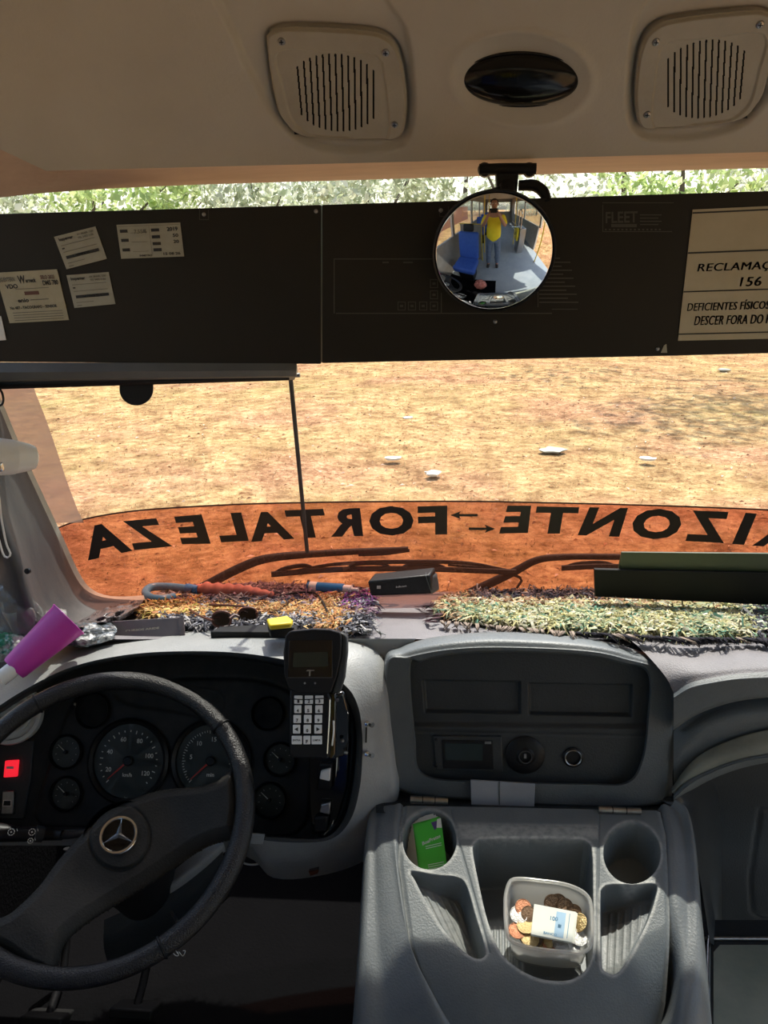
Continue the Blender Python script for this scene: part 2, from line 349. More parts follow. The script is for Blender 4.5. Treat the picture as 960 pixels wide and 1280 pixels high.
# signed distances in pixel space -------------------------------------
def sd_poly(X, Y, pts, n=0):
    p = cr(pts, n, True) if n else np.asarray(pts, float); d = np.full(X.shape, 1e9); ins = np.zeros(X.shape, bool)
    for i in range(len(p)):
        a = p[i]; b = p[(i+1) % len(p)]; e = b-a; wx = X-a[0]; wy = Y-a[1]
        t = np.clip((wx*e[0]+wy*e[1])/max(e@e, 1e-9), 0, 1); d = np.minimum(d, (wx-e[0]*t)**2+(wy-e[1]*t)**2)
        c = (a[1] > Y) != (b[1] > Y); c &= X < (b[0]-a[0])*(Y-a[1])/(b[1]-a[1]+1e-12)+a[0]; ins ^= c
    d = np.sqrt(d); return np.where(ins, -d, d)
def sd_line(X, Y, pts, n=0):
    p = cr(pts, n) if n else np.asarray(pts, float); d = np.full(X.shape, 1e9)
    for i in range(len(p)-1):
        a = p[i]; e = p[i+1]-a; wx = X-a[0]; wy = Y-a[1]; t = np.clip((wx*e[0]+wy*e[1])/max(e@e, 1e-9), 0, 1)
        d = np.minimum(d, (wx-e[0]*t)**2+(wy-e[1]*t)**2)
    return np.sqrt(d)
def sd_ell(X, Y, cx, cy, rx, ry, ang=0):
    c, s = cos(ang), sin(ang); u = (X-cx)*c+(Y-cy)*s; v = -(X-cx)*s+(Y-cy)*c
    k = np.sqrt((u/rx)**2+(v/ry)**2); return (k-1)*min(rx, ry)
def ss(a, b, x): t = np.clip((x-a)/(b-a), 0, 1); return t*t*(3-2*t)
def relief(name, X, Y, base, disp, H, m, parent=None, hole=None, thick=0, wear_light=None):
    """X, Y pixel grids, base(X,Y)->points, disp direction, H metres along disp"""
    Pt = base(X, Y)+np.asarray(disp)*H[..., None]; nv, nu = X.shape; Fc = gridfaces(nv, nu)
    if hole is not None:
        h = hole.ravel(); Fc = Fc[~(h[Fc].all(1))]
    o = mk(name, Pt.reshape(-1, 3), Fc, m, parent, col=None if wear_light is None else np.repeat(np.clip(wear_light, 0, 1).reshape(-1, 1), 3, 1))
    if thick:
        s = o.modifiers.new('solid', 'SOLIDIFY'); s.thickness = abs(thick); s.offset = 1 if thick > 0 else -1
    return o
def pgrid(x0, x1, y0, y1, step): return np.meshgrid(np.arange(x0, x1+step, step), np.arange(y0, y1+step, step))
# =================================================================== OUTSIDE
GZ = -.95
def gh(x, y):
    return GZ+.05*np.sin(x*.5+1)*np.cos(y*.37)+.03*np.sin(x*1.7)*np.sin(y*1.3+2)
gx, gy = np.meshgrid(np.linspace(-45, 45, 260), np.linspace(-40, 70, 300)); gz = gh(gx, gy)
gm = bpy.data.materials.new('dry grass ground'); gm.use_nodes = True; n = gm.node_tree.nodes; l = gm.node_tree.links
b = n['Principled BSDF']; b.inputs['Roughness'].default_value = .95; b.inputs['Specular IOR Level'].default_value = .1
tc = n.new('ShaderNodeTexCoord')
def nnoise(sc, det, ro=.6):
    z = n.new('ShaderNodeTexNoise'); z.inputs['Scale'].default_value = sc; z.inputs['Detail'].default_value = det; z.inputs['Roughness'].default_value = ro
    l.new(tc.outputs['Object'], z.inputs['Vector']); return z
def ramp(z, stops):
    r = n.new('ShaderNodeValToRGB'); e = r.color_ramp.elements
    e[0].position, e[0].color = stops[0][0], (*stops[0][1], 1); e[1].position, e[1].color = stops[-1][0], (*stops[-1][1], 1)
    for p, c in stops[1:-1]: q = e.new(p); q.color = (*c, 1)
    l.new(z.outputs[0], r.inputs[0]); return r
def mixc(a, b_, fac):
    x = n.new('ShaderNodeMix'); x.data_type = 'RGBA'; l.new(a.outputs[0], x.inputs[6]); l.new(b_.outputs[0], x.inputs[7]); l.new(fac.outputs[0], x.inputs[0]); return x
r1 = ramp(nnoise(9, 8, .75), [(.34, (.30, .16, .08)), (.46, (.56, .36, .17)), (.56, (.72, .50, .25)), (.7, (.84, .64, .38))])
r2 = ramp(nnoise(14, 8, .75), [(.36, (.32, .15, .08)), (.5, (.60, .34, .19)), (.66, (.82, .56, .34))])
rf = ramp(nnoise(.42, 5, .6), [(.46, (0, 0, 0)), (.62, (1, 1, 1))])
mx = mixc(r1, r2, rf)
r3 = ramp(nnoise(5, 3), [(.38, (.36, .30, .10)), (.6, (.58, .43, .20))]); rf2 = ramp(nnoise(.25, 3), [(.5, (0, 0, 0)), (.7, (.8, .8, .8))])
x2 = n.new('ShaderNodeMix'); x2.data_type = 'RGBA'; l.new(mx.outputs[2], x2.inputs[6]); l.new(r3.outputs[0], x2.inputs[7]); l.new(rf2.outputs[0], x2.inputs[0])
x3 = n.new('ShaderNodeMix'); x3.data_type = 'RGBA'; x3.blend_type = 'MULTIPLY'; x3.inputs[0].default_value = 1; rr3 = ramp(nnoise(2.3, 9, .8), [(.36, (.34, .27, .22)), (.47, (.62, .56, .50)), (.56, (.84, .80, .74)), (.68, (1.08, 1.08, 1.05))]); l.new(x2.outputs[2], x3.inputs[6]); l.new(rr3.outputs[0], x3.inputs[7]); l.new(x3.outputs[2], b.inputs['Base Color'])
bz = nnoise(28, 6, .7); bp = n.new('ShaderNodeBump'); bp.inputs['Strength'].default_value = .9; bp.inputs['Distance'].default_value = .03
l.new(bz.outputs[0], bp.inputs['Height']); l.new(bp.outputs[0], b.inputs['Normal'])
struct(mk('ground', np.stack([gx, gy, gz], -1).reshape(-1, 3), gridfaces(300, 260), gm, origin=A3(0, 0, 0)))
# dry grass blades and fallen leaves: nobody could count them
def cards(nc, lx, hx, ly, hy, size, cols, lean, name, label, cat, mname, zoff=0):
    x = rng.uniform(lx, hx, nc); y = ly+(hy-ly)*rng.random(nc)**1.35; z = gh(x, y)+zoff
    a = rng.uniform(0, 2*pi, nc); s = size*rng.uniform(.5, 1.3, nc)
    d = np.stack([np.cos(a), np.sin(a), np.zeros(nc)], 1); upv = np.stack([rng.normal(0, lean, nc), rng.normal(0, lean, nc), np.full(nc, 1.0)], 1)
    c0 = np.stack([x, y, z], 1)
    if lean < 1: V = np.stack([c0-d*s[:, None]*.18, c0+d*s[:, None]*.18, c0+upv*s[:, None]], 1)
    else:
        e = np.cross(d, [0, 0, 1]); t = rng.normal(0, .25, (nc, 1))
        V = np.stack([c0-d*s[:, None], c0+e*s[:, None]*.55+[0, 0, .01], c0+d*s[:, None]+np.c_[np.zeros((nc, 2)), t*s[:, None]]], 1)
    cc = np.asarray(cols)[rng.integers(0, len(cols), nc)]*rng.uniform(.7, 1.2, (nc, 1)); cc = np.repeat(cc, 3, 0)
    o = mk(name, V.reshape(-1, 3), np.arange(nc*3).reshape(-1, 3), mname, smooth=False, col=cc, origin=A3(0, 0, GZ)); return tag(o, label, cat, None, 'stuff')
M['vc'] = vcol_mat('scattered litter colours')
cards(30000, -9, 13, 4.5, 24, .026, [(.72, .52, .26), (.82, .62, .36), (.60, .44, .20), (.54, .46, .20), (.76, .52, .30)], .5, 'dry_grass', 'sparse dry straw coloured grass covering the sunlit ground', 'grass', 'vc')
cards(9000, -9, 13, 4.5, 24, .030, [(.30, .13, .06), (.42, .20, .10), (.55, .30, .18), (.20, .09, .05), (.7, .5, .36)], 2, 'fallen_leaves', 'brown fallen leaves littering the dry ground', 'leaves', 'vc', .012)
def PGz(px, py):
    d = ray(px, py); return CAM+d*((GZ+.02-CAM[2])/d[2])
for i, (px, py, s, nm, lb) in enumerate([
        (316, 580, .10, 'plastic_scrap', 'flat whitish plastic scrap lying on the grass left of the thin rod'),
        (168, 497, .07, 'paper_scrap', 'small white paper scrap near the top left of the sunlit ground'),
        (510, 522, .08, 'paper_scrap', 'white paper scrap on the ground in the middle of the windshield view'),
        (541, 591, .10, 'plastic_scrap', 'crumpled white bag scrap on the ground just above the lettered film'),
        (690, 562, .16, 'plastic_scrap', 'pale crumpled plastic sheet on the ground right of the middle'),
        (810, 573, .08, 'paper_scrap', 'small white scrap right of the pale plastic sheet on the ground'),
        (492, 572, .09, 'paper_scrap', 'long thin white scrap on the ground beside the crumpled white bag'),
        (590, 480, .06, 'paper_scrap', 'tiny white paper scrap farthest away on the sunny grass'),
        (905, 462, .14, 'paper_scrap', 'whitish scrap beside the pale road at upper right')]):
    c = PGz(px, py); k = 11; th = np.linspace(0, 2*pi, k, endpoint=False); r = s*rng.uniform(.55, 1.15, k)
    V = np.concatenate([[c+[0, 0, .006]], c+np.stack([np.cos(th)*r*1.2, np.sin(th)*r, rng.uniform(0, .012, k)], 1), c+np.stack([np.cos(th)*r, np.sin(th)*r*.9, np.full(k, -.02)], 1)])
    F = [(0, 1+j, 1+(j+1) % k) for j in range(k)]+[(1+j, 1+k+j, 1+k+(j+1) % k, 1+(j+1) % k) for j in range(k)]
    tag(mk(nm, V, F, 'paper' if s > .12 else 'card', smooth=False), lb, 'litter')
rd = np.array([(1.5, 21.5), (6, 21.0), (14, 18.8), (30, 14)]); L = []
for t in (0, 1.1):
    c = cr(rd, 30); L.append(np.c_[c[:, 0]+t*.2, c[:, 1]+t, gh(c[:, 0], c[:, 1])+.03])
struct(loft('path', L, 'asphalt', nu=30))
# trees beyond the field
M['leafc'] = leaf_mat('tree foliage colours')
_unit = {}
def tree(x, y, h, r, name, label, group, cols, nl=5200, crown0=.12):
    base = gh(np.array(x), np.array(y)); t = thing(name, label, 'tree', (x, y, float(base)), group)
    p = [(x, y, base-.05), (x+rng.normal(0, .1), y, base+h*.25), (x+rng.normal(0, .25), y, base+h*.5), (x, y, base+h*.8)]
    tube('trunk', p, [.22, .17, .12, .05], 'bark', t, 12, 8)
    nb = 26; cen = np.stack([rng.normal(0, r*.45, nb), rng.normal(0, r*.4, nb), rng.uniform(crown0, .95, nb)*h], 1)
    for k in range(4):
        q = cen[k]; tube('branch', [(x, y, base+q[2]*.5), (x+q[0]*.5, y+q[1]*.5, base+q[2]*.8), (x+q[0], y+q[1], base+q[2])], [.08, .05, .02], 'bark', t, 8, 6)
    i = rng.integers(0, nb, nl); d = rng.normal(0, 1, (nl, 3)); d /= np.linalg.norm(d, axis=1)[:, None]
    c = cen[i]+d*(rng.uniform(.35, 1, (nl, 1))**.5)*np.array([r*.38, r*.38, h*.12])+[x, y, base]
    a = rng.normal(0, 1, (nl, 3)); a /= np.linalg.norm(a, axis=1)[:, None]; e = np.cross(a, d); s = rng.uniform(.07, .19, (nl, 1))
    V = np.stack([c-a*s, c+e*s*.6, c+a*s, c-e*s*.6], 1).reshape(-1, 3)
    cc = np.asarray(cols)[rng.integers(0, len(cols), nl)]*rng.uniform(.7, 1.25, (nl, 1))
    stuff(mk('crown', V, np.arange(nl*4).reshape(-1, 4), 'leafc', t, smooth=False, col=np.repeat(cc, 4, 0)))
G1 = [(.52, .56, .38), (.66, .68, .52), (.78, .80, .68), (.40, .44, .28)]  # leaf tones paled to carry backlight and overexposure
G2 = [(.46, .58, .22), (.58, .68, .30), (.70, .76, .42), (.36, .46, .18)]
tree(-15.5, 27, 6.0, 3.4, 'tree', 'pale grey green tree at the far left edge of the field', None, G1)
tree(-10.8, 25, 5.5, 3.2, 'tree', 'yellow green tree behind the left end of the sign box', None, G2)
tree(-6.3, 28, 7.0, 3.2, 'tree', 'tall pale grey green tree seen left of centre above the sign box', None, G1)
tree(-2.2, 26, 6.0, 2.8, 'tree', 'pale tree just left of the round mirror above the sign box', None, G1)
tree(2.3, 27, 6.5, 2.9, 'tree', 'pale thin tree just right of the round mirror bracket', None, G1, 3600)
tree(7.0, 25, 6.0, 3.4, 'tree', 'bright yellow green tree above the right part of the sign box', None, G2)
tree(12.0, 29, 8.0, 3.2, 'tree', 'pale tree at the right edge behind the placard', None, G1, 3600)
tree(17.5, 27, 7.0, 3.4, 'tree', 'green tree beyond the right edge of the windshield', None, G2, 3000)
tree(9.0, 17.5, 10.5, 5.5, 'shade_tree', 'tall spreading tree right of the field casting dappled shade', None, G2, 4200, .62)
for i, x in enumerate(np.linspace(-25, 27, 9)):
    y = 34+rng.normal(0, 1); tree(x, y, rng.uniform(6, 8), 3.4, 'background_tree', 'dense pale tree in the farthest row beyond the field', 'farthest row of trees', G1, 3200, .05)
# =================================================================== BUS SHELL
def shell(name, boxes, m):
    v, f = merge([box_vf(c, s) for c, s in boxes]); return struct(mk(name, v, f, m, smooth=False))
shell('floor', [((.28, -2.35, -.03), (2.56, 7.9, .06))], 'floor')
shell('wall_left', [((-1.02, -2.5, .45), (.06, 7.4, .9)), ((-1.02, -2.5, 1.98), (.06, 7.4, .34)), ((-1.02, -.35, 1.35), (.06, .10, .95)), ((-1.02, -2.0, 1.35), (.06, .12, .95)), ((-1.02, -3.6, 1.35), (.06, .12, .95)), ((-1.02, -5.6, 1.35), (.06, 1.2, .95))], 'wall')
shell('wall_right', [((1.58, -3.6, .45), (.06, 5.2, .9)), ((1.58, -2.5, 1.98), (.06, 7.4, .34)), ((1.58, 1.0, .95), (.06, .4, 1.9)), ((1.58, -.9, 1.35), (.06, .10, .95)), ((1.58, -2.6, 1.35), (.06, .12, .95)), ((1.58, -4.2, 1.35), (.06, .12, .95)), ((1.58, -5.6, 1.35), (.06, 1.2, .95))], 'wall')
shell('wall_rear', [((.28, -6.2, .5), (2.56, .06, 1.0)), ((.28, -6.2, 2.0), (2.56, .06, .35)), ((-.9, -6.2, 1.4), (.2, .06, 1)), ((1.46, -6.2, 1.4), (.2, .06, 1))], 'wall')
shell('wall_front', [((.28, 1.86, .1), (2.7, .05, 1.1)), ((-1.02, 1.5, .3), (.06, .8, .72)), ((1.58, 1.5, .3), (.06, .8, .72))], 'shade_carpet')
shell('ceiling', [((.28, -2.53, 2.16), (2.66, 7.35, .05))], 'liner')
for i, (x, y0, y1) in enumerate([(-1.02, -1.94, -.4), (-1.02, -3.54, -2.06), (-1.02, -5, -3.66), (1.58, -2.54, -.95), (1.58, -4.14, -2.66)]):
    struct(box('window_%d' % (i+2), (x, (y0+y1)/2, 1.355), (.006, y1-y0, .91), 'winglass'))
struct(box('window_7', (-1.02, .48, 1.355), (.006, 1.5, .91), 'winglass'))
# surroundings seen through the side windows and in the round mirror
t = thing('boundary_wall', 'long reddish brown boundary wall left of the bus', 'wall', (-6.0, -4, GZ))
box('wall_body', (-6.0, -5.5, GZ+1.2), (.25, 17, 2.5), M['ochre'] if 'ochre' in M else 'bark', t); box('coping', (-6.0, -5.5, GZ+2.49), (.35, 17, .1), 'asphalt', t)
for x, y in ((-11, -2), (-10, -9), (-8, -16), (-2, -19), (4, -20), (10, -16), (12, -8), (13, 0)):
    tree(x, y, 6.5, 3.6, 'nearby_tree', 'tree beside or behind the bus seen only through its windows', 'trees around the bus', G1, 2600, .02)
# ---- windshield
Xw, Zw = np.meshgrid(np.linspace(-.80, 1.56, 50), np.linspace(.60, 1.80, 12))
struct(mk('window_1', np.stack([Xw, gY(Xw, Zw), Zw], -1).reshape(-1, 3), gridfaces(12, 50), 'glass'))
# ---- headliner fascia (relief) with speaker pods
GL = [(333.5, 51), (336, 43), (345, 38), (362, 35), (424, 37), (466, 41), (482, 47), (494, 58), (503, 82), (508, 124), (506, 158), (500, 171), (488, 175), (445, 175.5), (393, 173), (370, 167), (358, 155), (347, 137), (338, 93)]
GI = [(348, 64), (410, 64), (462, 66), (474, 72), (480, 90), (484, 173), (430, 171), (393, 169), (378, 162), (364, 146), (354, 110)]
PODL = [(272, -40), (295, 55), (320, 110), (345, 150), (372, 176), (410, 188), (460, 190), (500, 184), (516, 160), (517, 108), (508, 40), (483, 0), (470, -40)]
def mir(p): return [(1302-x, y-14-(x0 := (1302-x)-830)*.06) for x, y in p]
xs = np.arange(-60, 1441, 2.0); ys = np.arange(-70, 204.1, 2.0); X, Yg = np.meshgrid(xs, ys)
bot = np.interp(xs, [-60, 0, 40, 240, 480, 700, 960, 1440], [229, 222, 214, 209, 203, 197, 190, 176])
t = (ys+70)/(274); Yg = -70+t[:, None]*(bot[None]+70)
H = np.zeros(X.shape)
for pod in (PODL, mir(PODL)):
    d = sd_poly(X, Yg, pod, 60); H += -.010*ss(4, -6, d)
for go in (GL, mir(GL)):
    d = sd_poly(X, Yg, go, 60); H += -.006*ss(3, -1, d)-.004*np.exp(-((d-1)/3)**2)
d = sd_ell(X, Yg, 651, 98, 89, 59, radians(3)); H += .003*np.exp(-(d/5)**2)-.012*ss(0, -32, d)
H += -.001*np.exp(-(sd_line(X, Yg, [(-60, 5), (100, 190), (140, 205)])/3)**2)*0
ceil_t = thing('overhead_console', 'beige moulded overhead headliner console above the windshield', 'overhead console', PY(480, 100, 1.3))
relief('fascia_panel', X, Yg, lambda x, y: P(FAS, x, y), FAS[1], H, 'liner', ceil_t)
bx_ = np.linspace(-60, 1440, 80)
r0 = [P(FAS, x, y) for x, y in zip(bx_, np.interp(bx_, xs, bot))]
r2 = []
yb = np.interp(bx_, [-60, 0, 45, 130, 240, 480, 680, 960, 1440], [252, 247, 242, 236, 231, 224, 218, 210, 198])
for x, y in zip(bx_, yb): r2.append(PG(x, y, .02))
r1 = [a*.5+b_*.5+A3(0, 0, -.006) for a, b_ in zip(r0, r2)]
r0b = [a+A3(0, .006, -.0015) for a in r0]
loft('header_edge', [r0, r0b, r1, r2, [p+A3(0, .0, .12) for p in r2]], 'liner_edge', ceil_t, nu=80, sharp=50)
topf = [P(FAS, x, -70) for x in np.linspace(-60, 1440, 12)]
loft('rear_panel', [topf, [A3(p[0]*1.2, .95, 2.14) for p in topf]], 'liner', ceil_t, nu=12)
# speaker grilles
def speaker(mp, label):
    go = np.array(mp(GL)); gi = np.array(mp(GI)); c = P(FAS, go[:, 0].mean(), go[:, 1].mean())
    t = thing('speaker_grille', label, 'speaker grille', c)
    x0, y0 = go.min(0); x1, y1 = go.max(0); X, Y = pgrid(x0-2, x1+2, y0-2, y1+2, .75)
    d = sd_poly(X, Y, go, 90); e = sd_poly(X, Y, gi, 60)
    H = -.004+.008*ss(0, -3, d)-.0035*ss(1.5, -1.5, e)
    hole = d > 0
    for k in range(13):
        u = 374.5+k*7.7; tt = np.sqrt(max(0, 1-((k-6)/6.9)**2)); cy = 115.5+(k-6)*.35; hh = 12+36*tt
        lean = 5*(1-k/12)+.5
        s = sd_line(X, Y, mp([(u-lean*.5, cy-hh), (u+lean*.5, cy+hh)])); hole |= s < 1.55
    relief('grille_plate', X, Y, lambda x, y: P(FAS, x, y), FAS[1], H, 'liner2', t, hole)
    slab('speaker_cone', pxs(FAS, mp([(368, 62), (474, 62), (474, 168), (368, 168)]), -.0055), .002, 'black', t)
    for sx, sy in mp([(352, 52), (482, 66), (493, 156)]):
        if sx > 1000: continue
        c = P(FAS, sx, sy, .004); s = lathe('screw', [(0, .0026), (.0022, .0026), (.0045, .0018), (.0055, 0), (.0055, -.003)], c, FAS[1], 'steel', t, 16)
        a, b_, nn = frame(FAS[1]); v, f = merge([box_vf(c+nn*.0027, (.006, .0012, .0006), (a, b_, nn)), box_vf(c+nn*.0027, (.0012, .006, .0006), (a, b_, nn))])
        mk('cross_slot', v, f, 'black', s, smooth=False)
speaker(lambda p: [tuple(q) for q in p], 'square beige speaker grille left of the oval roof lamp')
speaker(mir, 'square beige speaker grille right of the oval roof lamp, cut by the frame')
c = P(FAS, 651, 100, -.010); lt = thing('roof_lamp', 'oval roof lamp with glossy black lens in a beige dished surround', 'lamp', c)
k = np.linalg.norm(P(FAS, 729, 100)-P(FAS, 574, 100))/2; k2 = np.linalg.norm(P(FAS, 651, 133)-P(FAS, 651, 67))/2
lathe('lens', [(0, .022), (k*.3, .021), (k*.6, .0175), (k*.85, .011), (k*.97, .004), (k, 0), (k, -.005)], c, FAS[1], 'lamp_lens', lt, 48, 1, k2/k, 60, up=(.05, 0, 1))
lathe('gasket', [(k, -.004), (k*1.0, .003), (k*1.03, .003), (k*1.05, -.004)], c, FAS[1], 'black', lt, 48, 1, k2/k, up=(.05, 0, 1))
# sun visor bracket at far left
c = PY(18, 232, 1.36); t = thing('visor_bracket', 'dark sun visor bracket at the upper left edge', 'bracket', c)
tube('arm', [PY(-60, 228, 1.33), PY(0, 227, 1.34), PY(28, 228, 1.35), PY(47, 234, 1.36)], [.007, .009, .006, .001], 'black', t, 14, 8)
box('hinge_block', PY(23, 234, 1.345), (.018, .02, .016), 'tortoise', t, bv=.003)
box('rod', PY(-12, 233, 1.345), (.07, .008, .010), 'salmon', t, bv=.002)
# =================================================================== SIGN BOX
def PP(px, py, off=0): return PY(px, py, np.full(np.shape(px), PAN_Y-off) if np.ndim(px) else PAN_Y-off)
c = PP(480, 450); sb = thing('sign_box', 'wide dark brown sign box hung across the windshield top', 'sign box', c)
slab('board', [PP(-80, 269.5), PP(401, 256), PP(401, 455), PP(385, 455), PP(-80, 452)], .02, 'panel', sb, d=(0, 1, 0), bv=.0015)
slab('board', [PP(402.5, 256), PP(1400, 225), PP(1400, 430), PP(834, 445), PP(402.5, 454)], .02, 'panel', sb, d=(0, 1, 0), bv=.0015)
for (x, y) in ((255, 268), (551, 263), (395, 264), (619, 402), (822, 436)):
    v, f = lathe_vf([(0, .002), (.0025, .0018), (.0035, 0)], PP(x, y), (0, -1, 0), 12); mk('rivet', v, f, 'steel', sb)
v = []
for (x, y) in ((249, 262), (549, 258)):
    v += [rect_vf(lambda a, b: PP(a, b, .001), x, y, x+1, y+13), rect_vf(lambda a, b: PP(a, b, .001), x, y+12, x+12, y+13), rect_vf(lambda a, b: PP(a, b, .001), x+11, y, x+12, y+13)]
V, F = merge(v); mk('tab_outline', V, F, 'panel_print', sb, smooth=False)
fp = lambda a, b: PP(a, b, .001)
v = [rect_vf(fp, 417, 323, 560, 324.4), rect_vf(fp, 417, 323, 418.4, 392), rect_vf(fp, 420, 391, 690, 392.4), rect_vf(fp, 551, 366, 552.2, 392), rect_vf(fp, 478, 327, 486, 329), rect_vf(fp, 504, 327, 516, 329), rect_vf(fp, 672, 340, 673, 384)]
for (x, y) in ((497, 377), (510, 377), (524, 377), (537.5, 377), (537.5, 363), (537.5, 349)):
    v += [rect_vf(fp, x, y, x+10, y+1), rect_vf(fp, x, y+10, x+10, y+11), rect_vf(fp, x, y, x+1, y+11), rect_vf(fp, x+9, y, x+10, y+11), rect_vf(fp, x+3, y+4, x+7, y+7)]
for i in range(12):
    y = 322+i*5; v.append(rect_vf(fp, 674, y, 700+(i*37 % 24), y+1.6))
v += [rect_vf(fp, 690, 386, 722, 387)]
for s, x, y, wd, h in (): v.append(text_quad_vf(s, (x, y), (x+wd, y), (x+wd, y+h), (x, y+h), fp))
V, F = merge(v); stuff(mk('faint_print', V, F, 'panel_print', sb, smooth=False))
v = [rect_vf(fp, 753, 256, 754, 290), rect_vf(fp, 753, 289, 840, 290), rect_vf(fp, 753, 253, 842, 254)]
for i in range(14): v.append(rect_vf(fp, 756+i*5.2, 286, 758.4+i*5.2, 288))
for i in range(4): v.append(rect_vf(fp, 800, 268+i*4, 827-(i % 2)*4, 269.3+i*4))
v.append(text_quad_vf('FLEET', (757, 265), (797, 264), (797, 278), (757, 279), fp)); v.append(rect_vf(fp, 764, 280, 796, 284))
V, F = merge(v); stuff(mk('maker_print', V, F, 'panel_print', sb, smooth=False))
slab('scuff_mark', [PP(826, 441, .001), PP(830, 432, .001), PP(833, 430, .001), PP(834, 441, .001)], .0006, 'paper', sb, d=(0, 1, 0))
def sticker(name, quad, m, items, label, cat='sticker'):
    q = np.array(quad, float); t = thing(name, label, cat, PP(q[:, 0].mean(), q[:, 1].max(), .001))
    slab('sheet', [PP(x, y, .0022) for x, y in q], .0014, m, t, d=(0, 1, 0))
    def fn(u, v):
        u = np.asarray(u, float)[..., None]; v = np.asarray(v, float)[..., None]
        r = (q[0]*(1-u)+q[1]*u)*(1-v)+(q[3]*(1-u)+q[2]*u)*v; return PP(r[..., 0], r[..., 1], .0028)
    by = {}
    for it in items:
        if it[0] in 'ti':
            _, s, x, y, x1, y1, ink = it; e = .0028
            if it[0] == 't': g = text_quad_vf(s, (x, y), (x1, y), (x1, y1), (x, y1), fn, bold=.03)
            else: g = merge([text_quad_vf(s, (x+k*e, y), (x1+k*e, y), (x1+k*e, y1), (x, y1), fn, bold=.0, shear=.2/len(s)) for k in (-1, -.33, .33, 1)])
        else: _, x, y, x1, y1, ink = it; g = rect_vf(fn, x, y, x1, y1)
        by.setdefault(ink, []).append(g)
    for ink, gs in by.items():
        V, F = merge(gs); stuff(mk('printing', V, F, ink, t, smooth=False))
def small(label, quad):
    it = [('t', 'Inspemar', .08, .07, .42, .2, 'ink'), ('t', 'AV. BRASIL 1200', .52, .07, .92, .13, 'ink_soft'), ('t', 'TEL 3452 1156', .52, .17, .9, .23, 'ink_soft'), ('b', .08, .30, .9, .315, 'ink_soft'), ('b', .08, .38, .14, .42, 'ink'), ('b', .08, .50, .9, .515, 'ink_soft'), ('b', .1, .63, .9, .72, 'ink'), ('t', 'GARANTIA TOTAL', .3, .65, .7, .7, 'paper'), ('b', .08, .84, .5, .855, 'ink_soft'), ('b', .08, .93, .2, .95, 'ink_soft')]
    sticker('sticker', quad, 'paper', [i if i[-1] != 'paper' else i for i in it], label)
small('small tilted beige printed sticker, upper of two on the sign box', [(67.5, 296), (119, 283), (133.5, 323.5), (83, 336.5)])
small('small beige printed sticker, lower of two on the sign box', [(83, 344), (135.5, 340), (144, 380), (93, 385)])
it = []
for k, (y, s) in enumerate([(.2, 'PLACA'), (.47, 'FROTA'), (.75, 'ANO')]): it += [('b', .04, y-.05, .16, y+.04, 'ink'), ('b', .2, y+.05, .45, y+.06, 'ink_soft')]
for k, y in enumerate([.2, .4, .6, .78]): it += [('b', .53, y-.05, .66, y+.04, 'ink')]
it += [('t', '7.55/6', .26, .16, .46, .28, 'ink_soft'), ('t', '2019', .78, .12, .95, .24, 'ink'), ('t', '50', .86, .32, .95, .42, 'ink'), ('t', '20', .86, .50, .95, .6, 'ink'), ('t', 'INMETRO', .3, .9, .5, .96, 'ink'), ('b', .5, .08, .505, .9, 'ink_soft'), ('t', '15 08 26', .68, .86, .95, .94, 'ink'), ('b', .02, .05, .98, .06, 'ink_soft')]
sticker('sticker', [(145.5, 281), (225, 278), (230, 320.5), (151.5, 323.5)], 'paper', it, 'wide beige inspection form sticker with two columns on the sign box')
it = [('t', 'REG.EXTERN', .0, .1, .28, .19, 'ink_soft'), ('t', 'VDO', .1, .24, .3, .33, 'ink'), ('t', 'W', .33, .08, .45, .24, 'ink'), ('t', 'erneck', .45, .14, .62, .23, 'ink'), ('t', 'SELO 2022', .70, .1, .93, .18, 'ink_red'), ('t', 'DMS 780', .72, .2, .97, .30, 'ink'), ('b', .25, .34, .8, .35, 'ink_soft'), ('b', .38, .40, .62, .47, 'ink_red'), ('b', .2, .57, .3, .575, 'ink_soft'), ('t', 'enio', .24, .53, .42, .61, 'ink'), ('t', 'No 487 - TACOGRAFO - SENSOR', .08, .68, .86, .74, 'ink'), ('b', .45, .56, .75, .575, 'ink_soft')]
for y in (.8, .85, .9, .95): it.append(('b', .1, y, .93, y+.012, 'ink_soft'))
it = [i for i in it]
sticker('sticker', [(-6, 341), (71, 336.5), (86, 400), (12, 404)], 'paper_y', it, 'large yellowed printed sticker at the left end of the sign box')
sticker('sticker', [(-30, 396), (1, 395), (7.5, 425), (-24, 428)], 'white', [], 'pinkish white sticker edge at far left below the yellowed sticker')
it = [('b', .0, .02, 1, .032, 'ink'), ('b', .0, .325, 1, .338, 'ink'), ('b', .0, .622, 1, .632, 'ink'), ('b', .0, .945, 1, .955, 'ink'),
      ('i', 'RECLAMAÇÕES', .07, .402, .645, .49, 'ink'), ('i', '156', .325, .53, .445, .60, 'ink'),
      ('i', 'DEFICIENTES FÍSICOS', .035, .70, .505, .775, 'ink'), ('i', 'DESCER FORA DO PONTO', .085, .815, .66, .885, 'ink')]
sticker('placard', [(866, 262), (1080, 252), (1066, 421), (847.5, 426)], 'placard', it, 'yellowed notice placard with black writing on the right of sign box', 'sign')
